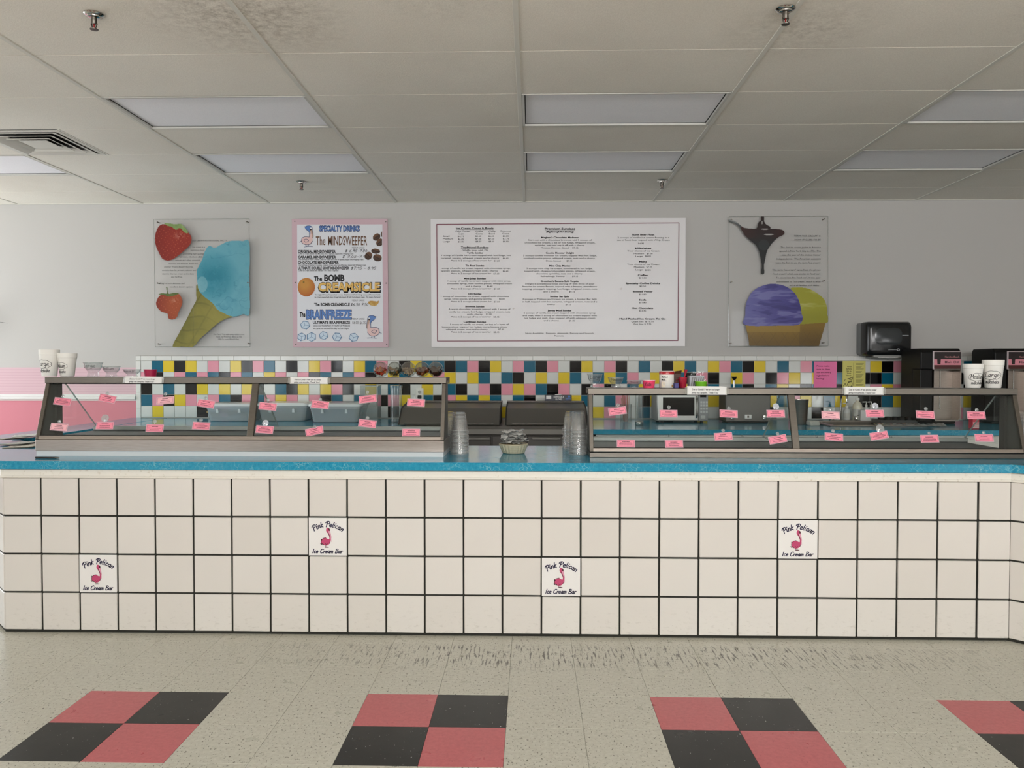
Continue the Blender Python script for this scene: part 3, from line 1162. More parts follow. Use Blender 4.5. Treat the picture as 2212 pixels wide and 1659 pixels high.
# ================================================================== FRONT COUNTER
PT, GB, XC = 0.205, 0.0111, -3.007
ZTOP = 0.921
A = (2.281, 0.0)                                  # inner corner, front turns towards the room
Bc = (XC, 0.0)                                    # outer corner, front turns back
Cc = (-4.02, 1.013)
q45 = math.sqrt(.5)
Dc = (A[0] + 1.5 * q45, A[1] - 1.5 * q45)
counter = thing('serving_counter', 'long serving counter faced with big square white tiles and dark grout', 'counter', (0, 0.4, 0))
b = MB()
b.prism_z([(Dc[0], Dc[1] + .009), (Dc[0] + .5, Dc[1] + .5), (A[0] + .25, .80), (-2.8, .80), (-3.70, 1.20), (-3.70, 3.37), (-4.01, 3.37), (Cc[0] + .012, Cc[1]), (Bc[0], .009), (A[0], .009)], 0.0, .876)
b.build('counter_body', M_grout_dark, counter)
tw = .0978
ft = MB().box(-tw, tw, -.004, .006, -tw, tw).mesh('tile', M_tile, bevel=.0022)
LOGO = {(2, 2), (8, 1), (14, 2), (20, 1)}
for c in range(26):
    for r in range(4):
        x, z = XC + (c + .5) * PT, GB + (3.5 - r) * PT
        wide = A[0] - (XC + 25 * PT)
        if c == 25:                                # the cut tile in the corner
            b = MB().box(XC + 25 * PT + .005, A[0] - .0005, -.004, .006, z - tw, z + tw)
            b.build('tile', M_tile, counter, bevel=.0022)
            continue
        o = inst(ft, 'tile', counter, Vector((x, 0.004, z)) - counter.location)
        o.rotation_euler = (.0025 * math.sin(c * 3.3 + r * 2.1), .004 * math.sin(c * 1.7 + r * 5.2), .0025 * math.sin(c * 2.2 + r))
for (P0, ang, n) in ((A, -PI / 4, 7), (Bc, 3 * PI / 4, 7)):
    for c in range(n):
        for r in range(4):
            s = (c + .5) * PT - .0035
            x, y = P0[0] + math.cos(ang) * s, P0[1] + math.sin(ang) * s
            nx = Vector((math.sin(ang), -math.cos(ang), 0)) if P0 is A else Vector((-math.sin(ang), math.cos(ang), 0))
            ry = ang if P0 is A else ang - PI
            o = inst(ft, 'tile', counter, Vector((x, y, GB + (3.5 - r) * PT)) - counter.location, (0, 0, ry))
            o.location = Vector(o.location) - Vector((math.sin(-ry), math.cos(ry), 0)) * -.004
# white moulding under the top: cap band with a bead at its foot
prof = [(.008, .829), (-.012, .829), (-.013, .837), (-.008, .842), (-.008, .8775), (.008, .8775)]


def sweep(prof, path, mb):
    """prof: (offset towards the viewer is negative, z); path: plan points, front side to the right-hand normal"""
    rings = []
    for i, p in enumerate(path):
        p = Vector(p)
        d0 = (Vector(path[i]) - Vector(path[i - 1])).normalized() if i else None
        d1 = (Vector(path[i + 1]) - p).normalized() if i < len(path) - 1 else None
        if d0 and d1:
            n0, n1 = Vector((-d0.y, d0.x)), Vector((-d1.y, d1.x))
            nn = (n0 + n1).normalized()
            nn = nn / max(.3, nn.dot(n0))
        else:
            d = d0 or d1
            nn = Vector((-d.y, d.x))
        rings.append([(p.x + nn.x * o_, p.y + nn.y * o_, z) for o_, z in prof])
    n = len(prof)
    vs = [v for r_ in rings for v in r_]
    fs = [tuple(range(n))[::-1], tuple(range(len(vs) - n, len(vs)))]
    for i in range(len(rings) - 1):
        for k in range(n):
            fs.append((i * n + k, i * n + (k + 1) % n, (i + 1) * n + (k + 1) % n, (i + 1) * n + k))
    mb.add(vs, fs)
    return mb


sweep(prof, [Cc, Bc, A, Dc], MB()).build('moulding', M_trimwhite, counter, bevel=.001)
# logo plates
def logo_map(cx, cz, Yp):
    return lambda u, v: Vector((cx + ((u - 150) / 1380 - .5) * .2035, Yp, cz + (.5 - (v - 125) / 1375) * .2035))


M_pelpink = mat('pelican_pink', (188, 66, 108), 0.6)
M_pelpale = mat('pelican_beak', (214, 150, 172), 0.6)
M_peldark = mat('pelican_dark', (78, 18, 36), 0.6)
M_plate = mat('logo_plate_white', (229, 227, 224), 0.35)
for (c, r) in sorted(LOGO):
    cx, cz = XC + (c + .5) * PT, GB + (3.5 - r) * PT
    pl = MB().box(cx - .1005, cx + .1005, -.0035, -.0008, cz - .1005, cz + .1005).build('logo_plate', M_plate, counter, bevel=.0008)
    mp = logo_map(cx, cz, -.0041)
    mp2 = logo_map(cx, cz, -.0044)
    b = MB()
    handwrite(b, 'Pink Pelican', 300, 1400, 0, 185, 34, mp, .12, arc=(840, 1290, 835))
    b.build('lettering', M_navy, pl)
    b = MB()
    handwrite(b, 'Ice Cream Bar', 280, 1370, 1400, 150, 30, mp, .22)
    b.build('lettering', M_navy, pl)
    b = MB()
    flatpoly(b, [(650, 890), (700, 862), (770, 850), (830, 885), (893, 902), (903, 850), (888, 780), (850, 700), (806, 640), (786, 590), (792, 535), (818, 488),
                 (880, 502), (922, 560), (932, 630), (955, 730), (972, 850), (948, 940), (932, 990), (908, 1060), (850, 1108), (780, 1130), (700, 1110), (640, 1080), (613, 1010), (625, 940)], mp)
    tri_build(b, 'pelican', M_pelpink, pl)
    b = MB()
    flatpoly(b, [(868, 630), (912, 604), (940, 690), (964, 820), (972, 985), (958, 985), (938, 830), (900, 720)], mp2)
    tri_build(b, 'beak', M_pelpale, pl)
    b = MB()
    flatpoly(b, [(866, 522), (902, 512), (930, 560), (922, 598), (884, 590)], mp2)
    for q in ([(596, 935), (640, 945), (650, 925), (612, 880)], [(566, 1048), (620, 1062), (648, 1098), (598, 1100)], [(650, 1050), (690, 1072), (700, 1100), (655, 1085)]):
        flatpoly(b, q, mp2, smooth=False)
    for q in ([(842, 640), (890, 740), (915, 800)], [(625, 900), (610, 990), (625, 1060), (700, 1105)], [(660, 880), (720, 860), (775, 850)], [(745, 1060), (790, 1085), (830, 1060)],
              [(752, 1120), (765, 1185)], [(806, 1120), (800, 1172)], [(905, 1060), (930, 990)]):
        ribbon(b, q, 20, mp2)
    flatpoly(b, [(722, 1205), (800, 1165), (900, 1180), (870, 1200)], mp2, smooth=False)
    tri_build(b, 'pelican_outline', M_peldark, pl)

# worktop
o = .032
OFF = []
ctop = MB()
e = o * math.tan(PI / 8)
outer = [(Dc[0] - o * q45, Dc[1] - o * q45), (A[0] - e, -o), (Bc[0] - e, -o), (Cc[0] - o * 1.0 - .0, Cc[1] - e), (Cc[0] - o, 3.372)]
inner = [(-3.70, 3.372), (-3.70, 1.15), (-3.28, .84), (A[0] + .25, .84), (A[0] + .55, .60), (Dc[0] + .45, Dc[1] + .45)]
ctop.prism_z(outer + inner, .8780, ZTOP)
worktop = tag(ctop.build('countertop', M_lam, bevel=.002), 'teal crackle-patterned laminate top running along the tiled serving counter', 'countertop')
bm = bmesh.new(); bm.from_mesh(worktop.data)
bmesh.ops.triangulate(bm, faces=[f for f in bm.faces if len(f.verts) > 4])
bm.to_mesh(worktop.data); bm.free()

# ================================================================== BACK COUNTER
YBC = 2.15
for nm, x0, x1, lab in (('back_counter', -3.69, -1.26, 'teal laminate back counter section holding the plastic bins, left of the prep table'),
                        ('back_counter', .29, 4.55, 'teal laminate back counter section with microwave and sink, right of the prep table')):
    b = MB()
    if x0 < 0:
        b.box(x0, x1, YBC, YB - .012, .880, ZTOP - .001)
    else:                                          # opening for the sink
        sx0, sx1, sy0, sy1 = 2.35, 3.05, 2.55, 3.05
        b.box(x0, sx0, YBC, YB - .012, .880, ZTOP - .001)
        b.box(sx1, x1, YBC, YB - .012, .880, ZTOP - .001)
        b.box(sx0, sx1, YBC, sy0, .880, ZTOP - .001)
        b.box(sx0, sx1, sy1, YB - .012, .880, ZTOP - .001)
    tag(b.build(nm, M_lam), lab, 'counter')
M_cabwhite = mat('cabinet_white', (206, 205, 200), 0.45)
M_cabdark = mat('cabinet_dark', (70, 72, 70), 0.6)  # one even dark grey for the left base cabinets
cab0 = None
xs = [.325 + .5825 * k for k in range(7)]
words = ['first', 'second', 'third', 'fourth', 'fifth', 'sixth', 'seventh']
for k, x in enumerate(xs):
    lab = 'white base cabinet under the right back counter, %s from the prep table' % words[k]
    if cab0 is None:
        cab0 = t = thing('base_cabinet', lab, 'cabinet', (x, YBC + .02, 0), 'white cabinets under the back counter')
        MB().box(0, .5785, .02, .38, .0, .876).build('body', M_cabwhite, t, local=True)
        d = MB().box(.006, .5725, 0, .019, .09, .868).build('door', M_cabwhite, t, local=True, bevel=.003)
        MB().tube([(.50, -.018, .70), (.50, -.018, .82)], .005).build('handle', M_chrome, d, local=True, smooth=60)
    else:
        dup(cab0, (x, YBC + .02, 0), lab)
for k in range(4):
    x = -3.68 + k * .6
    lab = 'dark base cabinet under the left back counter, %s from the end' % words[k]
    t = thing('base_cabinet', lab, 'cabinet', (x, YBC + .02, 0), 'cabinets under the left back counter')
    MB().box(0, .596, .02, .60, .0, .876).build('body', M_cabdark, t, local=True)
    d = MB().box(.006, .59, 0, .019, .09, .868).build('door', M_cabdark, t, local=True, bevel=.003)
    MB().tube([(.50, -.018, .70), (.50, -.018, .82)], .005).build('handle', M_chrome, d, local=True, smooth=60)

# ---- refrigerated prep table with two sloped hoods
prep = thing('prep_table', 'grey steel refrigerated prep table with two sloping hoods behind the counter gap', 'prep table', (-.49, 2.5, 0))
M_prep = mat('prep_steel', (104, 101, 95), 0.40, metal=.6)
M_prepd = mat('prep_steel_dark', (74, 70, 66), 0.42, metal=.5)
MB().box(-1.25, .28, 2.17, 3.10, .0, .905).build('body', M_prepd, prep)
MB().box(-1.25, .28, 2.13, 3.10, .876, .925).build('front_rail', M_prep, prep, bevel=.004)
hx = [(P(863, 917, 2.5).x, P(1080, 917, 2.5).x), (P(1093, 917, 2.5).x, P(1268, 917, 2.5).x)]
for (x0, x1) in hx:
    zt = P(1000, 869, 2.95).z
    zl = P(1000, 917, 2.45).z
    h = MB().prism_x([(2.45, .928), (2.45, zl), (2.62, zt - .035), (2.95, zt), (3.02, zt), (3.02, .928)], x0, x1).build('hood', M_prep, prep, bevel=.004)
    MB().box(x0 - .004, x1 + .004, 2.93, 3.03, zt, zt + .012).build('hood_rim', M_prepd, h)
    for xe in (x0, x1):
        MB().prism_x([(2.445, .93), (2.445, zl + .006), (2.62, zt - .028), (2.95, zt + .006), (2.95, zt - .01), (2.63, zt - .045), (2.456, zl - .004), (2.456, .93)], xe - .005, xe + .005).build('hood_edge', M_gapdark, h)
    MB().tube([((x0 + .05), 2.43, zl + .012), ((x1 - .05), 2.43, zl + .012)], .006).build('hood_handle', M_prep, h, smooth=60)
for (p0, p1, h0, h1) in ((890, 1060, 920, 1059), (1063, 1136, None, None), (1139, 1236, 1149, 1212)):
    x0, x1 = P(p0, 950, 2.15).x, P(p1, 950, 2.15).x
    d = MB().box(x0, x1, 2.148, 2.172, .66, .866).build('drawer', M_prepd, prep, bevel=.004)
    if h0:
        a, c = P(h0, 947, 2.13), P(h1, 947, 2.13)
        MB().box(a.x, c.x, 2.118, 2.149, a.z - .010, a.z + .012).build('handle', M_prep, d, bevel=.004)
gb = P(1206, 866, 2.97)
glove = thing('glove_box', 'dark blue disposable gloves box lying on the right prep table hood', 'box', (gb.x, 2.97, gb.z))
x0, x1, z0, z1 = P(1177, 866, 2.94).x, P(1235, 866, 2.94).x, gb.z + .0005, P(1200, 853.5, 2.94).z
bx_ = MB().box(x0, x1, 2.94, 3.02, z0, z1).build('carton', mat('glove_blue', (20, 26, 44), .4), glove, bevel=.002)
gm = lambda u, v: Vector((x0 + (u - 1380) / 305 * (x1 - x0), 2.9392, z1 - (v - 566) / 70 * (z1 - z0)))
b = MB()
text(b, 'DISPOSABLE', 1480, 1595, 600, 22, gm, .02)
text(b, 'GLOVES', 1500, 1575, 627, 22, gm, .02)
b.build('lettering', M_paper, glove)
b = MB()
flatpoly(b, [(1395, 572), (1452, 572), (1452, 612), (1395, 612)], gm, smooth=False)
b.build('label_patch', M_paper, glove)
b = MB()
flatpoly(b, [(1642, 575), (1655, 570), (1668, 575), (1668, 588), (1655, 598), (1642, 588)], gm, smooth=False)
flatpoly(b, [(1615, 608), (1672, 608), (1672, 613), (1615, 613)], gm, smooth=False)
flatpoly(b, [(1615, 620), (1648, 620), (1648, 625), (1615, 625)], gm, smooth=False)
b.build('badge', mat('glove_badge', (50, 110, 190), .5), glove)
b = MB()
b.blob(((x0 + x1) / 2, 2.975, z1 - .002), .035, .022, .012, n=8)
b.build('glove_tip', M_paper, glove, smooth=60)

# ================================================================== GLASS DISPLAY CASES
def display_case(x0, x1, zc, panel_h, curb, label):
    """zc: height of the glass frame's foot above which everything repeats"""
    t = thing('display_case', label, 'display case', ((x0 + x1) / 2, .5, ZTOP))
    yb0, yt0 = .212, .315           # front edge at the foot and at the top
    yt1, yb1 = .495, .80
    zt = zc + .347                  # top of the fascia
    zf = zt - .034
    # base
    if curb:
        MB().box(x0 + .004, x1 - .004, yb0 + .004, .60, ZTOP, ZTOP + .027).build('base_curb', mat('curb_light', (206, 208, 208), .35), t)
        MB().box(x0, x1, yb0, .795, ZTOP + .027, zc - .001).build('front_panel', M_steel, t, bevel=.002)
    else:
        MB().box(x0, x1, yb0 + .004, .795, ZTOP, zc - .004).build('front_panel', M_steel_dark, t, bevel=.002)
        MB().box(x0 + .003, x1 - .003, yb0 + .012, .78, zc - .004, zc).build('shadow_gap', M_gapdark, t)
    sl = (yt0 - yb0) / (zf - zc)
    yy = lambda z: yb0 + (z - zc) * sl
    # lower front rail
    zr = zc + .021
    MB().prism_x([(yy(zc), zc), (yy(zr), zr), (yy(zr) + .022, zr), (yy(zc) + .024, zc)], x0 + .003, x1 - .003).build('bottom_rail', M_steel, t, bevel=.002)
    # top with fascia
    MB().prism_x([(yt0 - .006, zf), (yt0 - .006, zt), (yt1, zt), (yt1, zf), (yt1 - .012, zf), (yt1 - .012, zt - .010), (yt0 + .014, zt - .010), (yt0 + .014, zf)], x0 - .002, x1 + .002).build('top', M_steel_dark, t, bevel=.0015)
    MB().box(x0 + .03, x1 - .03, yt0 + .016, yt0 + .028, zf - .006, zf + .012).build('glass_track', M_gapdark, t)
    MB().box(x0 + .03, x1 - .03, yt0 + .034, yt0 + .058, zf - .004, zf + .012).build('light_strip', mat('strip_white', (200, 200, 198), .4), t)
    # raked front frames at each end and a wide one in the middle
    xm = (x0 + x1) / 2 + .062 if x0 < 0 else (x0 + x1) / 2 - .055
    for (a, c) in ((x0, x0 + .022), (x1 - .022, x1)):
        MB().prism_x([(yy(zc), zc), (yy(zf), zf), (yy(zf) + .022, zf), (yy(zc) + .022, zc)], a, c).build('front_post', M_steel_dark, t, bevel=.002)
    MB().prism_x([(yy(zr), zr), (yy(zf), zf), (yy(zf) + .020, zf), (yy(zr) + .020, zr)], xm - .019, xm + .019).build('centre_post', M_steel_dark, t, bevel=.002)
    # end panels: metal in front, clear sheet with sloping back edge behind
    ym = .43
    for xe, s in ((x0, 1), (x1, -1)):
        a, c = (xe + .002, xe + .010) if s > 0 else (xe - .010, xe - .002)
        MB().prism_x([(yy(zc) + .022, zc), (yy(zf) + .022, zf), (ym, zf), (ym, zc)], a, c).build('end_panel', M_darkpanel, t)
        a, c = (xe + .010, xe + .026) if s > 0 else (xe - .026, xe - .010)
        MB().box(a, c, ym - .05, ym, zc, zf).build('end_post', M_steel_grey, t)
        a, c = (xe + .030, xe + .035) if s > 0 else (xe - .035, xe - .030)
        zb = zc + .030
        MB().prism_x([(ym + .002, zb), (ym + .002, zf - .008), (.455, zf - .008), (.775, zb)], a, c).build('end_glass', M_glass, t)
        MB().hexa([(a, .452, zf - .010), (c, .452, zf - .010), (c, .772, zb), (a, .772, zb)], [(a, .458, zf - .006), (c, .458, zf - .006), (c, .780, zb), (a, .780, zb)]).build('glass_edge', M_acrylic_edge, t)
    a, c = xm - .003 - .02, xm + .003 - .02
    MB().prism_x([(yy(zr) + .03, zr), (yy(zf) + .03, zf - .008), (.455, zf - .008), (.775, zc + .030)], a, c).build('divider_glass', M_glass, t)
    MB().hexa([(a, .452, zf - .010), (c, .452, zf - .010), (c, .772, zc + .03), (a, .772, zc + .03)], [(a, .458, zf - .006), (c, .458, zf - .006), (c, .780, zc + .03), (a, .780, zc + .03)]).build('glass_edge', M_acrylic_edge, t)
    # front panes in the rake
    for (a, c) in ((x0 + .022, xm - .019), (xm + .019, x1 - .022)):
        MB().prism_x([(yy(zr) + .006, zr - .004), (yy(zf) + .006, zf + .004), (yy(zf) + .010, zf + .004), (yy(zr) + .010, zr - .004)], a, c).build('front_glass', M_glass, t)
        MB().prism_x([(yy(zr) + .004, zr), (yy(zr + .003) + .004, zr + .003), (yy(zr + .003) + .013, zr + .003), (yy(zr) + .013, zr)], a, c).build('glass_seal', M_gapdark, t)
    # pan and the low back rail
    MB().box(x0 + .012, x1 - .012, .255, .795, zc - .0005, zc + .003).build('pan', M_pan, t)
    MB().box(x0 + .012, x1 - .012, .775, .795, zc + .003, zc + .008).build('back_panel', M_pan, t)
    MB().box(x0 + .012, x1 - .012, .770, .800, zc + .008, zc + .032).build('back_rail', mat('back_rail_metal', (152, 154, 150), .35, metal=.4), t, bevel=.002)
    # small bolts on the fascia underside
    for k in range(4):
        xx = x0 + (k + .5) * (x1 - x0) / 4 + .1
        MB().lathe([(0, zf - .004), (.008, zf - .003), (.006, zf + .001), (0, zf + .001)], (xx, yt0 + .004, 0), 8).build('bolt', M_black, t, smooth=40)
    return t, yy, zc, zf, zt, xm


ZL, ZR = 1.013, .953
caseL, yyL, _, zfL, ztL, xmL = display_case(-2.964, -.672, ZL, 0, True, 'left glass display case raised on a polished steel base, jars and cups on top')
caseR, yyR, _, zfR, ztR, xmR = display_case(.13, 2.497, ZR, 0, False, 'right glass display case sitting low on the teal counter, notes and tubs on top')

# ---- flavour cards
CARDS = [  # case, row, centre px, clockwise tilt, (suction px, radius px), pale
    ('L', 'upper', (135, 867.6), 6, (136, 856, 3.6), 0), ('L', 'upper', (232, 861), 11, (232, 849.6, 4), 0), ('L', 'upper', (357, 865), -5, (357.5, 851, 4), 1),
    ('L', 'upper', (445, 872), 8, (444, 860, 3.8), 0), ('L', 'upper', (578.5, 878), 5, (579, 864, 3.6), 0), ('L', 'upper', (691.6, 874), 6, (692, 863, 3.6), 0),
    ('L', 'upper', (794.4, 862), -6, (793.7, 847, 3.8), 0), ('L', 'upper', (898.7, 870), 3, (898, 857, 4), 0),
    ('L', 'lower', (127.6, 922.5), 4, (128.6, 910.5, 3.8), 1), ('L', 'lower', (226.6, 919.5), 0, (227, 903.5, 8.6), 0), ('L', 'lower', (334.4, 925), 1, (334.4, 910.5, 4.4), 0),
    ('L', 'lower', (434.7, 920), 2.5, (434.4, 907.5, 4), 0), ('L', 'lower', (571.6, 928), 4, (573.4, 913.7, 7), 0), ('L', 'lower', (679, 931.4), -14, (680, 922, 3.6), 0),
    ('L', 'lower', (793.7, 915), 6, (793.7, 903, 4), 0), ('L', 'lower', (888, 934.5), 0, None, 0),
    ('R', 'upper', (1333.8, 888), -8, (1335, 875, 3.8), 0), ('R', 'upper', (1444, 893.7), 1, (1444.8, 879.5, 4), 0), ('R', 'upper', (1574, 893.7), 3, (1574.5, 882, 3.8), 0),
    ('R', 'upper', (1675.8, 893.7), 0, (1676, 878, 7), 0), ('R', 'upper', (1794.4, 897), 3, (1792, 885.6, 3.6), 1), ('R', 'upper', (1889.8, 893.4), 0, (1890.5, 876.8, 6.8), 0),
    ('R', 'upper', (1998.6, 895.7), 3, (2000, 883, 4), 0), ('R', 'upper', (2108.8, 897), 1, (2110, 885, 3.8), 0),
    ('R', 'lower', (1352, 958), 1, None, 0), ('R', 'lower', (1456, 959), -1, None, 0), ('R', 'lower', (1562.5, 942.8), -4, (1562, 930, 3.8), 0),
    ('R', 'lower', (1680, 949), -10, (1679.6, 936.6, 3.8), 0), ('R', 'lower', (1801.4, 944), 4.5, (1799.5, 930.7, 3.8), 0), ('R', 'lower', (1899, 941), -9, (1901, 925.8, 8.8), 0),
    ('R', 'lower', (2008, 947.8), -1, (2007, 936, 3.2), 0), ('R', 'lower', (2126, 946), 1, (2124.8, 934.6, 3.6), 0)]


def ray_rake(px, py, zc, gap):
    """where the sight line meets the plane just inside/outside the raked pane"""
    sl = (.315 - .212) / (zfL - ZL)
    d = RIGHT * ((px - 1106) / F_PX) + UP * ((829.5 - py) / F_PX) + FWD
    # y = .212 + (z - zc)*sl + gap
    k = (.212 + (CAM.z - zc) * sl + gap - CAM.y) / (d.y - d.z * sl)
    return CAM + d * k


RAKE = math.atan((.315 - .212) / (zfL - ZL))
M_ring = clear_mat('suction_cup', (232, 236, 236), .12, .1, (220, 224, 224), .30)
M_ringw = clear_mat('suction_cup_white', (232, 236, 236), .06, .1, (210, 214, 222), .75)
ordn = ['first', 'second', 'third', 'fourth', 'fifth', 'sixth', 'seventh', 'eighth']
cw_, ch_ = .0505, .0225
card_me = MB().box(-cw_, cw_, -.0004, .0006, -ch_, ch_).mesh('card', M_cardsleeve, bevel=.0002)
ins_me = {0: MB().box(-cw_ + .003, cw_ - .003, -.0008, -.0004, -ch_ + .003, ch_ - .003).mesh('insert', M_cardpink),
          1: MB().box(-cw_ + .003, cw_ - .003, -.0008, -.0004, -ch_ + .003, ch_ - .003).mesh('insert', M_cardpale)}
M_cardink = mat('card_ink', (62, 22, 36), .6)
border = MB()
for k in range(2):
    w, h = cw_ - .0062, ch_ - .0062
    lw = .0009
    border.box(-w, w, -.0011, -.0009, h - lw, h)
    border.box(-w, w, -.0011, -.0009, -h, -h + lw)
    border.box(-w, -w + lw, -.0011, -.0009, -h, h)
    border.box(w - lw, w, -.0011, -.0009, -h, h)
    break
bord_me = border.mesh('border', M_cardink)


def card_lines(seed):
    rr = random.Random(seed)
    b = MB()
    n = rr.choice([2, 3, 3])
    for k in range(n + 1):
        wl = rr.uniform(.016, .022) if k == 0 else rr.uniform(.022, .038)
        z = .0095 - k * (.019 / n)
        h = .0017 if k == 0 else .0012
        x = -wl
        while x < wl:
            q = rr.uniform(.003, .008)
            b.box(x, min(x + q, wl), -.0011, -.0009, z - h, z + h)
            x += q + .0012
    return b.mesh('print_lines', M_cardink)


line_me = [card_lines(s) for s in range(6)]
tally = {}
for n_, (cs, row, (px, py), tilt, suc, pale) in enumerate(CARDS):
    zc = ZL if cs == 'L' else ZR
    hung = -.004
    c = ray_rake(px, py, zc, .0035)
    k = tally.get((cs, row), 0)
    tally[(cs, row)] = k + 1
    look = 'right-leaning' if tilt >= 3 else ('left-leaning' if tilt <= -3 else 'level')
    lab = '%s %s flavour card, %s from left in %s row of %s display case' % (look, 'pale pink' if pale else 'pink', ordn[k], row, 'left' if cs == 'L' else 'right')
    t = thing('flavour_card', lab, 'sign', c, 'flavour cards on the display case glass')
    t.rotation_euler = Matrix.LocRotScale(None, (Matrix.Rotation(-RAKE, 3, 'X') @ Matrix.Rotation(R(tilt), 3, 'Y')).to_quaternion(), None).to_euler()
    inst(card_me, 'sleeve', t)
    inst(ins_me[pale], 'insert', t)
    inst(bord_me, 'border', t)
    inst(line_me[n_ % 6], 'print_lines', t)
    if suc:
        sc = ray_rake(suc[0], suc[1], zc, .0030)
        loc = t.matrix_basis.inverted() if False else None
        Mi = (Matrix.Translation(c) @ t.rotation_euler.to_matrix().to_4x4()).inverted()
        lc = Mi @ sc
        r_ = suc[2] * S(.26)
        b = MB().lathe([(0, -.0005), (r_, -.0005), (r_, .0005), (r_ * .7, .002), (r_ * .35, .004), (r_ * .3, .006), (0, .006)], n=16, M=Matrix.Rotation(PI / 2, 3, 'X'))
        s_ = b.build('suction_cup', M_ringw if suc[2] > 6 and suc[2] < 7.5 else M_ring, t, smooth=40, local=True)
        s_.location = lc
        hk = MB().tube([lc + Vector((0, -.006, 0)), lc * .5 + Vector((0, -.006, ch_ * .5)), Vector((0, -.002, ch_ - .002))], .0008, 5)
        hk.build('hook', M_chrome, t, smooth=60, local=True)

# ---- notices taped over the top fascia
def notice(px0, px1, py0, py1, case, sk, lab):
    zt = ztL if case == 'L' else ztR
    Y = .315 - .006 - .0035
    tl, tr_, br, bl = P(px0 + sk, py0, Y), P(px1 + sk * .7, py0 + 1, Y), P(px1 - sk * .2, py1, Y), P(px0 - sk * .2, py1 - .5, Y)
    t = thing('paper_notice', lab, 'notice', (tl + br) / 2)
    b = MB()
    nx, ny = 14, 4
    def sp(u, v):
        p = tl.lerp(tr_, u).lerp(bl.lerp(br, u), v)
        p.y -= .0025 * abs(math.sin(u * 5 + 1)) * (v if case == 'R' else 1 - v) + .0006
        return p
    vs = [sp(i / nx, j / ny) for j in range(ny + 1) for i in range(nx + 1)]
    fs = [(j * (nx + 1) + i, (j + 1) * (nx + 1) + i, (j + 1) * (nx + 1) + i + 1, j * (nx + 1) + i + 1) for j in range(ny) for i in range(nx)]
    b.add(vs, fs)
    b.build('paper', M_paper, t, smooth=60)
    mp = lambda u, v: sp(u, v) + Vector((0, -.0008, 0))
    b = MB()
    text(b, 'Due to Covid-19 we are no longer', .12, .82, .46, .22, mp, .01, .1)
    text(b, 'giving out samples. Thank You!', .11, .78, .86, .22, mp, .01, .1)
    b.build('lettering', M_ink, t)
    tape = clear_mat('tape', (245, 245, 240), .08, .1, (225, 225, 220), .25)
    for u0, u1 in ((-.05, .03), (.97, 1.05)):
        q = [tl.lerp(tr_, u).lerp(bl.lerp(br, u), v) + Vector((0, -.0005 if False else -.003, 0)) for u, v in ((u0, .1), (u1, .1), (u1, .95), (u0, .95))]
        MB().add(q, [(0, 3, 2, 1)]).build('tape', tape, t)


notice(270, 350, 813, 828, 'L', 2, 'white taped notice below the small clear bowl and crimson cup, left display case')
notice(626, 709, 814.5, 829.5, 'L', 1, 'white taped notice on the left display case, left of the candy jars')
notice(1484, 1570, 834, 853, 'R', 0, 'white taped notice on the right display case, below the green paper cup')
notice(1823, 1909, 835, 853, 'R', 0, 'white taped notice on the right display case, below the yellow wall note')

# ================================================================== THINGS ON THE CASES
YT = .405


def foam_cup(cx, top, bot, wt, wb, zt, name_lines, lab, group):
    s = S(YT)
    base = P(cx, bot, YT)
    h = (bot - top) * s
    r1, r0 = wt / 2 * s, wb / 2 * s
    t = thing('foam_cup', lab, 'cup', (base.x, YT, zt), group)
    lip = r1
    MB().lathe([(0, .002), (r0 * .94, .002), (r0, .006), (r0 + (r1 - r0) * .80, h * .80), (lip * .985, h * .81), (lip, h * .985), (lip * .985, h), (lip * .93, h), (lip * .91, h * .97), (r0 * .9, .01), (0, .01)], n=36).build('cup_body', M_foam, t, smooth=35, local=True)
    def mp(u, v):
        z = v
        rr = r0 + (r1 - r0) * z / h + .0006
        a = u / rr
        return Vector((rr * math.sin(a), -rr * math.cos(a), z))
    b = MB()
    off, l1, l2 = name_lines
    rb = r0 + (r1 - r0) * .5
    wtx = rb * 1.55
    handwrite(b, l1, off - wtx / 2, off + wtx / 2, h * .40, h * .17, h * .017, mp, .08, up=1)
    handwrite(b, l2, off - wtx * .42, off + wtx * .52, h * .17, h * .12, h * .015, mp, .05, up=1)
    cl = []
    for k in range(40):
        a = 2 * PI * k / 40
        rr = 1 + .10 * abs(math.sin(a * 4.5))
        cl.append((off + math.cos(a) * wtx * .62 * rr, h * .46 + math.sin(a) * h * .145 * rr))
    ribbon(b, cl, h * .013, mp, k=2, closed=True)
    b.build('handwriting', M_ink, t, local=True)
    return t


foam_cup(107, 753.5, 813, 41, 30, ztL, (-.012, 'Large', 'milkshake'), 'taller white foam cup with handwriting, far left end on left display case', 'foam milkshake cups')
foam_cup(145.5, 761.5, 813, 40, 28, ztL, (-.022, 'Medium', 'milkshake'), 'shorter white foam cup with handwriting, second from left on left display case', 'foam milkshake cups')
foam_cup(2101.5, 784.5, 836.5, 40, 29, ztR, (0, 'Medium', 'milkshake'), 'shorter white foam cup marked Medium on the right display case', 'foam milkshake cups')
foam_cup(2144.5, 777, 837, 42, 31, ztR, (-.030, 'Large', 'milkshake'), 'taller white foam cup at the right end of the right display case', 'foam milkshake cups')


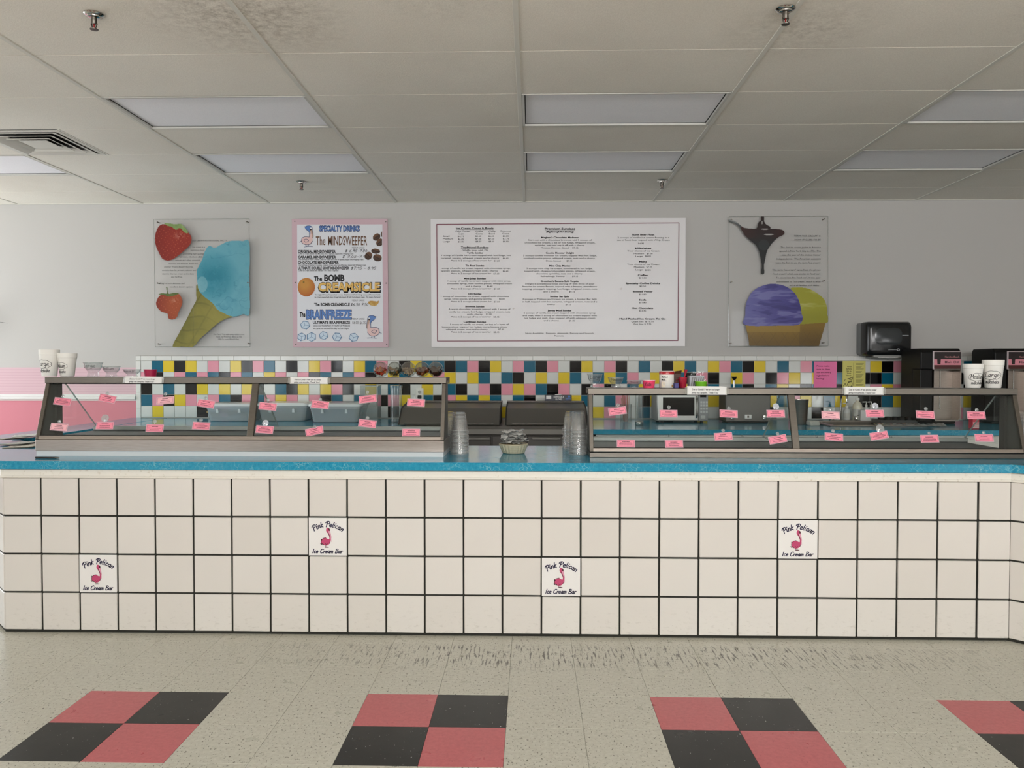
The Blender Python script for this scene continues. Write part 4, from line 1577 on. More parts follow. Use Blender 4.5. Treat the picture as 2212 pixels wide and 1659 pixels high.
def clear_bowl(cx, top, bot, wt, zt, word, lab, dx=0.0):
    s = S(YT)
    base = P(cx, bot, YT)
    h, r = (bot - top) * s, wt / 2 * s
    t = thing('plastic_bowl', lab, 'bowl', (base.x, YT, zt), 'clear sample bowls')
    wall_ = [(0, .0015), (r * .58, .0015), (r * .60, h * .10), (r * .50, h * .34), (r * .66, h * .48), (r * .86, h * .62), (r * .92, h * .92), (r, h * .95), (r, h)]
    inn = [(r * .97, h), (r * .89, h * .92), (r * .82, h * .64), (r * .60, h * .50), (0, h * .46)]
    MB().lathe(wall_ + inn, n=28, wob=lambda a, z: 1 + (.045 * math.cos(9 * a + z * 60) if z < h * .5 else 0)).build('bowl_body', M_clear, t, smooth=50, local=True)
    MB().lathe([(r * .985, h * .975), (r * 1.01, h * .975), (r * 1.01, h), (r * .985, h)], n=28, closed=True).build('rim', M_acrylic_edge, t, smooth=40, local=True)
    def mp(u, v):
        rr = r * (.90 + .1 * (v - h * .62) / (h * .38)) + .0005
        a = u / rr
        return Vector((rr * math.sin(a), -rr * math.cos(a), v))
    b = MB()
    handwrite(b, word, -r * .72 + dx, r * .72 + dx, h * .66, h * .25, .0017, mp, .1, up=1)
    b.build('handwriting', M_ink, t, local=True)


clear_bowl(201.5, 781, 812.5, 40, ztL, 'Large', 'tallest clear plastic bowl, next to the foam cups on the left case')
clear_bowl(240.5, 789, 812.5, 38, ztL, 'Medium', 'medium-height clear plastic bowl between two others on the left case')
clear_bowl(285, 796, 812.5, 37, ztL, 'Small', 'shallow clear plastic bowl beside the crimson paper cup on the left case')
clear_bowl(1285, 806, 836.5, 34, ztR, 'Large', 'tallest clear plastic bowl at the left end of the right case')
clear_bowl(1330, 813.5, 836.5, 35, ztR, 'Medium', 'medium clear plastic bowl, second from the left on the right case')
clear_bowl(1370, 820.5, 836.5, 34, ztR, 'Small', 'shallow clear plastic bowl beside the pink paper cup on the right case')


def paper_cup(cx, top, bot, wt, zt, col, lab, word=None, spoon=False):
    s = S(YT - .03)
    Y = YT - .03
    base = P(cx, bot, Y)
    h, r = (bot - top) * s, wt / 2 * s
    t = thing('paper_cup', lab, 'cup', (base.x, Y, zt))
    MB().lathe([(0, .002), (r * .80, .002), (r * .80, 0), (r * .82, 0), (r * .97, h * .95), (r * .94, h * .95), (r * .78, .006), (0, .006)], n=32).build('cup_body', mat('cup_' + col[0], col[1], .35), t, smooth=35, local=True)
    MB().lathe([(r * .95, h * .94), (r * .99, h * .94), (r, h * .97), (r * .985, h), (r * .95, h * .99)], n=32, closed=True).build('rim', mat('rim_' + col[0], col[2], .35), t, smooth=50, local=True)
    if word:
        mp = lambda u, v: Vector(((r * .9 + .0006) * math.sin(u / (r * .9)), -(r * (.82 + .15 * v / h) + .0008) * math.cos(u / (r * .9)), v))
        b = MB()
        handwrite(b, word, -r * .70, r * .25, h * .28, h * .46, .0022, mp, .12, up=1)
        b.build('handwriting', M_ink, t, local=True)
    if spoon:
        MB().tube([(0, 0, .012), (r * .5, 0, h * .95), (r * .72, 0, h * 1.3)], [.003, .0025, .0035], 6).build('spoon', mat('spoon_pink', (236, 216, 214), .4), t, smooth=60, local=True)


paper_cup(325, 796, 812.5, 28, ztL, ('crimson', (164, 24, 66), (176, 40, 80)), 'small crimson paper cup on the left case, right of the bowls')
paper_cup(1401.5, 820, 837, 28.5, ztR, ('pink', (232, 66, 106), (232, 200, 206)), 'hot pink paper cup with handwriting next to the malted milk tin', 'Kids')
paper_cup(1514, 821, 836, 27, ztR, ('green', (104, 176, 28), (204, 222, 176)), 'small bright green paper cup above a taped notice', None, True)

# candy jars
JARS = [(823, [(196, 60, 22), (214, 116, 30), (168, 26, 20)], 'red and orange sweets', 'flat'), (853, [(66, 76, 56), (146, 104, 40), (40, 46, 40)], 'dark green and amber sweets', 'flat'),
        (882.5, [(190, 160, 130), (206, 180, 150), (160, 128, 98)], 'pale chopped nuts', 'nut'), (912, [(124, 58, 24), (150, 84, 40), (96, 40, 18)], 'amber brown topping', 'fine'), (941.5, [(52, 26, 20), (66, 34, 26), (40, 20, 16)], 'dark brown topping', 'fine')]
r = 16.6 * S(YT)
tiltM = Matrix.Rotation(R(62), 3, 'X')
for k, (px, cols, what, sort) in enumerate(JARS):
    cx = P(px, 800, YT).x
    t = thing('candy_jar', 'round glass jar of %s, %s of five from left' % (what, ordn[k]), 'jar', (cx, YT, ztL), 'five glass jars on the left display case')
    cz = r
    # globe tipped forward with its wide mouth to the front
    prof = []
    for j in range(15):
        th = PI - j * (PI - R(42)) / 14
        prof.append((r * math.sin(th), r * math.cos(th)))
    prof += [(r * .70, r * .78), (r * .70, r * .86)]
    prof_in = [(a * .96, b_ * .96) for a, b_ in prof[::-1]]
    prof_in[-1] = (0, prof_in[-1][1])
    prof[0] = (0, prof[0][1])
    MB().lathe(prof + prof_in, (0, 0, cz), 28, M=Matrix.Rotation(R(68), 3, 'X')).build('jar_body', M_jar, t, smooth=45, local=True)
    ax = Matrix.Rotation(R(68), 3, 'X') @ Vector((0, 0, 1))
    MB().lathe([(0, 0), (r * .72, 0), (r * .74, r * .03), (r * .72, r * .06), (0, r * .05)], tuple(Vector((0, 0, cz)) + ax * r * .87), 24, M=Matrix.Rotation(R(68), 3, 'X')).build('lid', clear_mat('jar_lid', (236, 238, 236), .05, .04, (150, 140, 130), .10), t, smooth=40, local=True)
    rr = random.Random(k)
    for ci, cl in enumerate(cols):
        b = MB()
        n_ = {'flat': 16, 'nut': 44, 'fine': 10}[sort]
        for q in range(n_):
            while True:
                p = Vector((rr.uniform(-1, 1), rr.uniform(-1, 1), rr.uniform(-1, .18)))
                if p.length < .80:
                    break
            s_ = {'flat': .012, 'nut': .0062, 'fine': .018}[sort] * rr.uniform(.7, 1.2)
            p = p * r
            mag = (p.length + s_) / (r * .93)
            if mag > 1:
                p = p / mag
            b.blob((p.x, p.y, p.z + cz), s_, s_ * .8, s_ * .55, n=7, M=Matrix.Rotation(rr.uniform(0, 3), 3, 'X') @ Matrix.Rotation(rr.uniform(0, 3), 3, 'Y'))
        o = b.build('contents', mat('jar_%d_%d' % (k, ci), cl, .3), t, smooth=60, local=True)
        o['kind'] = 'stuff'

# malted milk tin and the odds and ends beside it
s = S(YT)
bz = P(1440, 836.5, YT)
t = thing('malted_milk_tin', 'white malted milk tin with red lid on the right display case', 'tin', (bz.x, YT, ztR))
rt, ht = 15.8 * s, 36 * s
MB().lathe([(0, .001), (rt * .97, .001), (rt, .003), (rt, ht * .80), (0, ht * .80)], n=36).build('tin_body', mat('tin_white', (222, 220, 214), .3), t, smooth=40, local=True)
MB().lathe([(0, ht * .80), (rt * 1.0, ht * .80), (rt * 1.02, ht * .81), (rt * 1.02, ht * .97), (rt * .98, ht), (0, ht)], n=36).build('lid', mat('tin_red', (168, 28, 40), .3), t, smooth=40, local=True)
MB().lathe([(rt * 1.0, ht * .985), (rt * 1.03, ht * .985), (rt * 1.03, ht * 1.01), (0, ht * 1.01)], n=36).build('lid_top', M_paper, t, smooth=40, local=True)
mp = lambda u, v: Vector(((rt + .0006) * math.sin(u), -(rt + .0006) * math.cos(u), v * ht))
b = MB()
text(b, 'Malted', -.92, -.05, .60, .12, mp, .02, up=1)
text(b, 'Milk', -.92, -.30, .44, .12, mp, .02, up=1)
b.build('lettering', M_ink, t, local=True)
b = MB()
flatpoly(b, [(-.85, .405), (-.2, .405), (-.2, .43), (-.85, .43)], mp, smooth=False)
b.build('label_stripe', mat('tin_stripe', (176, 40, 50), .4), t, local=True)
b = MB()
b.add([mp(-.62 + .30 * math.cos(2 * PI * k / 20), .20 + .17 * math.sin(2 * PI * k / 20)) for k in range(20)], [tuple(range(20))])
b.build('glass_picture', mat('tin_cream', (236, 226, 200), .4), t, local=True)
b = MB()
flatpoly(b, [(.55, .05), (.8, .05), (.8, .2), (.55, .2)], mp, smooth=False)
b.build('label_patch', mat('tin_gold', (176, 132, 70), .4), t, local=True)

c = P(1463, 836, .44)
t = thing('carton', 'small brown carton behind the malted milk tin', 'box', (c.x, .44, ztR))
MB().box(-.020, .018, -.02, .02, 0, .082).build('carton_body', mat('carton_brown', (74, 42, 26), .6), t, bevel=.001, local=True)
MB().hexa([(-.020, -.02, .082), (.018, -.02, .082), (.018, -.017, .082), (-.020, -.017, .082)], [(-.016, -.03, .095), (.020, -.03, .10), (.020, -.027, .10), (-.016, -.027, .095)]).build('flap', mat('carton_brown', (74, 42, 26), .6), t, local=True)
c = P(1461, 836, .365)
tag(MB().box(c.x - .012, c.x + .012, .355, .385, ztR, ztR + .028).build('sachet_box', mat('sachet_violet', (58, 52, 120), .5), bevel=.002), 'tiny violet sachet box in front of the brown carton', 'box')
c = P(1475, 836, .40)
t = thing('scoop_cup', 'translucent red plastic measuring cup with spoon beside the brown carton', 'cup', (c.x, .40, ztR))
M_redp = clear_mat('red_plastic', (240, 120, 140), .06, .1, (190, 40, 70), .55)
MB().lathe([(0, .001), (.019, .001), (.025, .062), (.0235, .062), (.018, .004), (0, .004)], n=20).build('cup_body', M_redp, t, smooth=40, local=True)
MB().tube([(-.024, -.004, .052), (-.036, -.004, .046), (-.036, -.004, .018), (-.021, -.004, .012)], .003, 6).build('handle', M_redp, t, smooth=60, local=True)
MB().tube([(0, 0, .01), (.012, 0, .07), (.017, 0, .105)], [.003, .004, .011], 8).build('spoon', M_redp, t, smooth=60, local=True)
c = P(1503, 836, .43)
t = thing('spoon_holder', 'grey slotted holder full of small clear spoons behind the green cup', 'holder', (c.x, .43, ztR))
b = MB()
M_hold = mat('holder_grey', (150, 152, 158), .4)
for (x0, x1, y0, y1, z0, z1) in ((-.042, .042, -.03, -.027, 0, .07), (-.042, .042, .027, .03, 0, .07), (-.042, -.039, -.027, .027, 0, .07), (.039, .042, -.027, .027, 0, .07), (-.042, .042, -.03, .03, 0, .003)):
    b.box(x0, x1, y0, y1, z0, z1)
b.build('tray', M_hold, t, local=True, bevel=.001)
for k in range(6):
    MB().hexa([(-.036 + k * .012, -.0315, .01), (-.030 + k * .012, -.0315, .01), (-.020 + k * .012, -.0315, .062), (-.026 + k * .012, -.0315, .062)],
              [(-.036 + k * .012, -.0302, .01), (-.030 + k * .012, -.0302, .01), (-.020 + k * .012, -.0302, .062), (-.026 + k * .012, -.0302, .062)]).build('slat', M_steel_grey, t, local=True)
for k in range(8):
    x = -.033 + k * .009
    MB().tube([(x, .004 * (k % 3 - 1), .005), (x + .006, .004 * (k % 3 - 1), .075), (x + .012 + .002 * (k % 3), 0, .094)], [.0015, .0015, .004], 5).build('spoon', M_clear, t, smooth=60, local=True)

# ================================================================== CENTRE OF THE COUNTER
# nested clear cups, upside down
ch, rb, rt_ = .105, .049, .033
cp = MB().lathe([(rb, .004), (rt_, ch - .004), (rt_ - .003, ch), (0, ch)], n=24, wob=lambda a, z: 1 + (.02 * math.cos(12 * a) if z > ch * .7 else 0))
cp.f = [f for f in cp.f if len(f) == 4 or f == cp.f[-1]]
cup_me = cp.mesh('clear_cup', M_cup, smooth=40)
rim_me = MB().lathe([(rb - .001, 0), (rb + .0035, .0005), (rb + .0035, .0035), (rb - .001, .0045)], n=24, closed=True).mesh('rim', clear_mat('cup_rim', (248, 249, 248), .10, .08, (236, 236, 232), .30), smooth=40)


def cup_stack(px, py, n, lab, grp, pitch=.0078, Y=None):
    c = PZ(px, py, ZTOP)
    if Y is not None:
        c = P(px, 900, Y)
    for k in range(n):
        o = inst(cup_me, 'clear_cup', None, (c.x + .0012 * math.sin(k * 2.1), c.y + .0012 * math.cos(k * 1.7), ZTOP + .0005 + k * pitch))
        tag(o, ('topmost cup, base up, ' if k == n - 1 else 'lowest cup, rim on the counter, ' if k == 0 else 'clear plastic cup nested upside down ') + lab, 'cup', grp)
        inst(rim_me, 'rim', o)


cup_stack(993, 980, 18, 'in the stack just left of the wicker basket', 'nested cups left of the basket')
cup_stack(968, 970, 17, 'in the stack half hidden behind left display case', 'nested cups behind the left display case', Y=.56)
cup_stack(1249, 981, 19, 'in the front stack right of the wicker basket', 'nested cups right of the basket')
cup_stack(1233, 968, 16, 'in the shorter rear stack right of the basket', 'nested cups at the rear right of the basket')
cup_stack(2212, 981, 20, 'in the stack beyond the right display case', 'nested cups past the right display case', Y=.40)

c = PZ(1109, 980, ZTOP)
bk = thing('wicker_basket', 'small round fluted wicker basket holding wrapped packets on the counter', 'basket', (c.x, c.y + .03, ZTOP))


def _wicker():
    m, nt, b = node_chain('wicker', rough=0.6)
    w = nt.nodes.new('ShaderNodeTexWave')
    w.bands_direction = 'Z'
    w.inputs['Scale'].default_value = 60
    w.inputs['Distortion'].default_value = 3
    nt.links.new(posvec(nt), w.inputs['Vector'])
    nt.links.new(mixc(nt, w.outputs['Fac'], (206, 198, 172), (168, 156, 126)), b.inputs['Base Color'])
    return m


M_wick = _wicker()
wb = lambda a, z: 1 + .035 * abs(math.sin(a * 13))
MB().lathe([(0, .001), (.056, .001), (.060, .004), (.080, .052), (.076, .052), (.056, .008), (0, .008)], n=104, wob=lambda a, z: 1 + .075 * abs(math.sin(a * 11)) ** .6).build('basket_body', M_wick, bk, smooth=50, local=True)
MB().lathe([(.076, .051), (.082, .050), (.083, .055), (.078, .057)], n=60, closed=True, wob=lambda a, z: 1 + .01 * math.sin(a * 26)).build('rim', M_wick, bk, smooth=50, local=True)
M_packet = clear_mat('packet_film', (240, 242, 242), .05, .15, (214, 213, 208), .86)
rr = random.Random(3)
PK = [(0, 0, .060, 10, .066), (-.012, -.018, .069, -8, .064), (.014, .006, .078, 4, .066), (-.004, -.01, .088, -6, .062), (.012, -.012, .097, 12, .064), (-.01, .008, .106, -14, .066), (.006, -.006, .117, 8, .064), (-.008, -.004, .128, -5, .062)]
pl_names = ['lowest in the basket', 'second from the bottom of the pile', 'third from the bottom of the pile', 'fourth from the bottom of the pile', 'fourth from the top of the pile', 'third from the top of the pile', 'second from the top of the pile', 'on top of the pile']
for k, (dx, dy, dz, tl_, hw) in enumerate(PK):
    b = MB()
    nx, ny = 14, 6
    top, bot = [], []
    for j in range(ny + 1):
        for i in range(nx + 1):
            u, v = i / nx * 2 - 1, j / ny * 2 - 1
            puff = .0050 * max(0, (1 - abs(u) ** 3)) * max(0, (1 - v * v)) + .0002
            wv = .004 * math.sin(u * 5 + k * 2 + v * 2) + .003 * math.sin(u * 11 + v * 7 + k)
            zz = .0014 * (i % 2) if abs(v) > .99 else 0
            top.append((u * hw, v * .036 + (zz * 2), wv + puff))
            bot.append((u * hw, v * .036 + (zz * 2), wv - puff))
    n_ = len(top)
    fs = []
    for j in range(ny):
        for i in range(nx):
            q = j * (nx + 1) + i
            fs.append((q, q + 1, q + nx + 2, q + nx + 1))
            fs.append((n_ + q, n_ + q + nx + 1, n_ + q + nx + 2, n_ + q + 1))
    b.add(top + bot, fs)
    o = b.build('wrapped_packet', M_packet, None, smooth=50, origin=(0, 0, 0))
    o.location = (c.x + dx, c.y + .03 + dy, ZTOP + dz)
    o.rotation_euler = (rr.uniform(-.15, .15), R(tl_), rr.uniform(-.5, .5))
    tag(o, 'crinkled clear utensil packet, %s, in the wicker basket' % pl_names[k], 'packet', 'wrapped packets in the basket')

# pen in front of the left case
a, e_ = PZ(77, 988.5, ZTOP + .005), PZ(129, 989, ZTOP + .005)
pen = thing('pen', 'dark pen lying on the counter before the left display case', 'pen', ((a + e_) / 2) - Vector((0, 0, .005)))
MB().tube([a, a.lerp(e_, .82)], .0048, 8).build('barrel', M_blackgloss, pen, smooth=60)
MB().tube([a.lerp(e_, .82), a.lerp(e_, .96), e_], [.0052, .0035, .001], 8).build('tip', M_steel_dark, pen, smooth=60)

# leaflets at the far left of the counter
lz = ZTOP
for k, (px, py, w, d, rz, col, lab) in enumerate((
        (42, 966, .085, .12, .25, (206, 200, 186), 'cream folded leaflet lying lowest beside the left display case'),
        (36, 962, .080, .11, -.15, (196, 196, 190), 'grey folded leaflet lying on the cream one'),
        (44, 947, .070, .10, .5, (224, 224, 220), 'white leaflet at the back of the paper pile'),
        (20, 955, .060, .09, -.5, (210, 208, 196), 'pale leaflet fanned out on the left of the paper pile'))):
    c = PZ(px, py, ZTOP)
    b = MB()
    for q in range(3):
        zz = .0008 + q * .0013 + k * .0058
        n_ = 8
        vs = []
        for j in range(2):
            for i in range(n_ + 1):
                u = i / n_
                vs.append(((u - .5) * 2 * w, (j - .5) * 2 * d * (1 - .04 * q), zz + .004 * u * u * (q + 1) * .5))
        b.add(vs + [(x, y, z - .0006) for x, y, z in vs], [(i, i + 1, n_ + 2 + i, n_ + 1 + i) for i in range(n_)] + [(2 * (n_ + 1) + i, 2 * (n_ + 1) + n_ + 1 + i, 2 * (n_ + 1) + n_ + 2 + i, 2 * (n_ + 1) + i + 1) for i in range(n_)])
    o = b.build('leaflet', mat('leaflet_%d' % k, col, .7, var=(30, (150, 146, 136), .58, .66)), None, origin=(0, 0, 0), smooth=60)
    o.location = (c.x, c.y + .05, ZTOP)
    o.rotation_euler = (0, 0, rz)
    tag(o, lab, 'leaflet', 'paper leaflets on the counter end')

# ================================================================== BACK COUNTER THINGS (left)
def bin_(px0, px1, ytop, ybot, Y, dep, fill, lab):
    p0, p1 = P(px0, ybot, Y), P(px1, ytop, Y)
    w, h = p1.x - p0.x, p1.z - ZTOP
    cx = (p0.x + p1.x) / 2
    t = thing('storage_bin', lab, 'bin', (cx, Y + dep / 2, ZTOP), 'plastic bins on the left back counter')
    hw, hd = w / 2, dep / 2
    zt = h * .84
    def rr_(f, z, k=5, rad=.035):
        pts = []
        for (sx, sy, a0) in ((1, 1, 0), (-1, 1, 90), (-1, -1, 180), (1, -1, 270)):
            for q in range(k):
                a = R(a0 + 90 * q / (k - 1))
                pts.append((sx * (hw * f - rad) + rad * math.cos(a), sy * (hd * f - rad) + rad * math.sin(a), z))
        return pts
    rings = [rr_(.82, .002), rr_(.85, h * .05), rr_(.93, zt * .80), rr_(.95, zt * .82), rr_(.96, zt)]
    n_ = len(rings[0])
    b = MB()
    vs = [v for r_ in rings for v in r_]
    fs = [tuple(range(n_))[::-1]] + [(i * n_ + q, i * n_ + (q + 1) % n_, (i + 1) * n_ + (q + 1) % n_, (i + 1) * n_ + q) for i in range(len(rings) - 1) for q in range(n_)]
    b.add(vs, fs)
    b.build('tub', M_bin, t, smooth=50, local=True)
    L = [rr_(1.0, zt - .006), rr_(1.0, zt + .012), rr_(.93, h * .97), rr_(.85, h * .94)]
    b = MB()
    vs = [v for r_ in L for v in r_]
    b.add(vs, [(i * n_ + q, i * n_ + (q + 1) % n_, (i + 1) * n_ + (q + 1) % n_, (i + 1) * n_ + q) for i in range(len(L) - 1) for q in range(n_)] + [tuple(range(len(vs) - n_, len(vs)))])
    b.build('lid', M_binlid, t, smooth=50, local=True)
    for sx in (-.45, .45):
        MB().hexa([(sx * hw - .012, -hd * .955 - .004, zt * .55), (sx * hw + .012, -hd * .955 - .004, zt * .55), (sx * hw + .012, -hd * .92, zt * .55), (sx * hw - .012, -hd * .92, zt * .55)],
                  [(sx * hw - .008, -hd * .98 - .004, zt * .80), (sx * hw + .008, -hd * .98 - .004, zt * .80), (sx * hw + .008, -hd * .94, zt * .80), (sx * hw - .008, -hd * .94, zt * .80)]).build('rib', M_binlid, t, local=True)
    if fill == 'cones':
        for q in range(5):
            x = (-.4 + q * .2) * hw * 1.4
            MB().lathe([(0, 0), (.026, .012), (.022, .02), (.008, .13), (0, .135)], (x, -.03 + .02 * (q % 2), .035 + .012 * (q % 3)), 12, M=Matrix.Rotation(R(75 if q % 2 else -70), 3, 'Y') @ Matrix.Rotation(.2, 3, 'X')).build('waffle_cone', mat('cone_tan', (176, 146, 96), .7), t, smooth=50, local=True)
    elif fill:
        b = MB()
        r2 = random.Random(5)
        for q in range(120):
            x, y = r2.uniform(-.65, .65), r2.uniform(-.7, .6)
            hh = .07 * max(.15, 1 - (x * x + y * y) * 1.1)
            b.blob((x * hw, y * hd, .012 + r2.uniform(0, hh)), .013, .011, .010, n=6)
        o = b.build('contents', mat('bin_fill', (206, 182, 124), .7), t, smooth=60, local=True)
        o['kind'] = 'stuff'


bin_(440, 545, 870, 910, 2.92, .36, 'cones', 'cloudy lidded bin of waffle cones, leftmost on the back counter')
bin_(552, 664, 869, 911, 2.96, .34, 'snack', 'cloudy lidded bin with a yellowish heap inside, middle of three')
bin_(664, 779, 870, 914, 2.78, .42, None, 'empty-looking cloudy lidded bin, nearest of the three on the back counter')


def clear_box(px0, px1, ytop, Y, dep, lab, rnd=False):
    p0, p1 = P(px0, 900, Y), P(px1, ytop, Y)
    w, h = p1.x - p0.x, p1.z - ZTOP
    t = thing('clear_canister', lab, 'canister', ((p0.x + p1.x) / 2, Y + dep / 2, ZTOP))
    if rnd:
        MB().lathe([(0, .002), (w / 2, .002), (w / 2, h), (w / 2 - .003, h), (w / 2 - .003, .006), (0, .006)], n=24).build('wall', M_clear, t, smooth=40, local=True)
        MB().lathe([(w / 2 - .001, h), (w / 2 + .004, h), (w / 2 + .004, h + .02), (0, h + .02)], n=24).build('lid', M_clear, t, smooth=40, local=True)
    else:
        b = MB()
        for (a, c_, y0, y1) in ((-w / 2, w / 2, -dep / 2, -dep / 2 + .004), (-w / 2, w / 2, dep / 2 - .004, dep / 2), (-w / 2, -w / 2 + .004, -dep / 2, dep / 2), (w / 2 - .004, w / 2, -dep / 2, dep / 2)):
            b.box(a, c_, y0, y1, .001, h)
        b.build('wall', M_clear, t, local=True, bevel=.001)
        MB().box(-w / 2 - .003, w / 2 + .003, -dep / 2 - .003, dep / 2 + .003, h, h + .014).build('lid', M_acrylic_edge, t, local=True, bevel=.003)
    return t


clear_box(778, 816, 836, 2.88, .16, 'tall square clear canister right of the bins behind the left display case')
clear_box(841, 866, 838, 2.80, .12, 'tall round clear canister beside the prep table hood', True)
# outlet with timer on the wall
c = P(907, 851, YB - .012)
t = thing('wall_timer', 'white wall outlet with round dial and black plug above the prep table', 'outlet', (c.x, YB - .012, c.z - .055))
MB().box(-.036, .036, -.012, .001, 0, .11).build('plate', mat('outlet_white', (222, 222, 216), .4), t, bevel=.003, local=True)
MB().lathe([(0, 0), (.016, 0), (.016, .010), (0, .010)], (0, -.012, .074), 20, M=Matrix.Rotation(PI / 2, 3, 'X')).build('dial', mat('dial_grey', (160, 160, 156), .4), t, local=True, smooth=40)
MB().box(-.018, .018, -.045, -.012, .012, .044).build('plug', M_black, t, bevel=.004, local=True)

# ================================================================== BACK COUNTER THINGS (right)
Yb = 2.86


def span(px0, px1, ytop, Y):
    a, c_ = P(px0, ytop, Y), P(px1, ytop, Y)
    return a.x, c_.x, a.z


x0, x1, zt = span(1420, 1531, 846, Yb)
mw = thing('microwave', 'silver microwave oven with dark door window on the back counter', 'microwave', ((x0 + x1) / 2, Yb + .17, ZTOP))
w, h = x1 - x0, zt - ZTOP
M_mw = mat('microwave_silver', (168, 168, 164), .35, metal=.5)
MB().box(-w / 2, w / 2, -.15, .17, .015, h).build('body', M_mw, mw, bevel=.005, local=True)
for sx in (-1, 1):
    for sy in (-.12, .14):
        MB().box(sx * (w / 2 - .05) - .012, sx * (w / 2 - .05) + .012, sy - .012, sy + .012, 0, .016).build('foot', M_rubber, mw, local=True)
d = MB().box(-w / 2 + .004, w * .30, -.166, -.150, .022, h - .008).build('door', M_mw, mw, bevel=.004, local=True)
MB().box(-w / 2 + .05, w * .225, -.168, -.166, .065, h - .05).build('door_window', M_blackgloss, d, local=True)
MB().tube([(w * .265, -.172, .05), (w * .265, -.192, .07), (w * .265, -.192, h - .06), (w * .265, -.172, h - .04)], .007).build('handle', M_chrome, d, smooth=60, local=True)
pn = MB().box(w * .31, w / 2 - .004, -.164, -.150, .022, h - .008).build('control_panel', mat('panel_grey', (134, 136, 136), .4), mw, bevel=.003, local=True)
MB().box(w * .335, w / 2 - .02, -.166, -.164, h - .05, h - .025).build('display', M_blackgloss, pn, local=True)
for a in range(3):
    for q in range(4):
        MB().box(w * .34 + a * .024, w * .34 + a * .024 + .018, -.1665, -.164, .09 + q * .028, .09 + q * .028 + .018).build('button', mat('button_grey', (176, 178, 176), .4), pn, local=True)
MB().box(w * .35, w / 2 - .028, -.1665, -.164, .04, .066).build('button', mat('button_grey', (176, 178, 176), .4), pn, local=True)

x0, x1, zt = span(1568, 1665, 848, Yb)
w, h = x1 - x0, zt - ZTOP
t = thing('topping_warmer', 'boxy steel topping warmer with two knobs on the back counter', 'food warmer', ((x0 + x1) / 2, Yb + .15, ZTOP))
MB().box(-w / 2, w / 2, -.15, .10, .012, h).build('body', M_steel_grey, t, bevel=.006, local=True)
MB().box(-w / 2 + .02, w / 2 - .02, -.12, .08, 0, .013).build('plinth', M_black, t, local=True)
MB().box(-.03, .03, -.153, -.15, .04, .075).build('switch_plate', M_paper, t, bevel=.002, local=True)
MB().box(-.008, .008, -.157, -.153, .048, .066).build('switch', M_steel_dark, t, local=True)
for sx in (-.14, .14):
    MB().lathe([(0, 0), (.020, 0), (.018, .022), (0, .024)], (sx, -.15, .052), 16, M=Matrix.Rotation(PI / 2, 3, 'X')).build('knob', M_chrome, t, smooth=40, local=True)
for sx in (-.11, .09):
    MB().lathe([(.078, h - .004), (.084, h), (.084, h + .008), (.02, h + .016), (.012, h + .03), (0, h + .03)], (sx, -.03, 0), 24).build('lid', M_chrome, t, smooth=40, local=True)

# straw / cone-sleeve tube
c = P(1381, 900, 2.55)
t = thing('cone_holder', 'tall clear tube on a chrome foot standing left of the microwave', 'holder', (c.x, 2.55, ZTOP))
MB().lathe([(0, 0), (.032, 0), (.034, .006), (.034, .034), (.028, .040), (0, .040)], n=24).build('foot', M_chrome, t, smooth=40, local=True)
MB().lathe([(.031, .040), (.033, .040), (.033, .255), (.031, .255)], n=24, closed=True).build('tube', M_clear, t, smooth=40, local=True)
for k in range(7):
    a = k * .9
    MB().tube([(.018 * math.cos(a), .018 * math.sin(a), .042), (.021 * math.cos(a + .4), .021 * math.sin(a + .4), .25)], .004, 6).build('straw', M_clear, t, smooth=60, local=True)
c = P(1352, 900, 2.95)
t = thing('straw_jar', 'clear jar of pink and tan straws against the tiles', 'jar', (c.x, 2.95, ZTOP))
MB().lathe([(0, .001), (.05, .001), (.052, .16), (.049, .16), (.047, .005), (0, .005)], n=24).build('glass', M_clear, t, smooth=40, local=True)
for k in range(14):
    a, q = k * 2.4, .012 + .026 * ((k * 37) % 10) / 10
    MB().tube([(q * .6 * math.cos(a), q * .6 * math.sin(a), .006), (q * 1.3 * math.cos(a), q * 1.3 * math.sin(a), .24 + .03 * math.sin(k))], .0035, 6).build('straw', mat('straw_%d' % (k % 3), [(206, 120, 130), (176, 136, 110), (196, 160, 160)][k % 3], .4), t, smooth=60, local=True)

# steel canister, sink, tap, bottles
c = P(1727, 900, 2.72)
t = thing('steel_canister', 'tall brushed steel canister left of the sink', 'canister', (c.x, 2.72, ZTOP))
rr_ = 18 * S(2.72)
MB().lathe([(0, 0), (rr_ * .84, 0), (rr_ * .86, .004), (rr_, .205), (rr_ * 1.03, .21), (rr_ * 1.03, .216), (rr_ * .97, .216), (rr_ * .83, .008), (0, .008)], n=32).build('cup_body', M_steel, t, smooth=40, local=True)
sink = thing('sink', 'stainless steel drop-in sink in the right back counter', 'sink', (2.70, 2.8, .80))
b = MB()
for (x0, x1, y0, y1) in ((2.30, 3.10, 2.50, 2.56), (2.30, 3.10, 3.04, 3.10), (2.30, 2.36, 2.56, 3.04), (3.04, 3.10, 2.56, 3.04)):
    b.box(x0, x1, y0, y1, ZTOP, ZTOP + .008)
b.build('rim', M_steel, sink, bevel=.002)
b = MB()
for (x0, x1, y0, y1, z0, z1) in ((2.36, 2.363, 2.56, 3.04, .76, ZTOP), (3.037, 3.04, 2.56, 3.04, .76, ZTOP), (2.36, 3.04, 2.56, 2.563, .76, ZTOP), (2.36, 3.04, 3.037, 3.04, .76, ZTOP), (2.36, 3.04, 2.56, 3.04, .757, .76)):
    b.box(x0, x1, y0, y1, z0, z1)
b.build('basin', M_steel_dark, sink)
c = P(1816, 900, 3.14)
t = thing('tap', 'chrome gooseneck sink tap with two lever handles', 'tap', (c.x, 3.14, ZTOP))
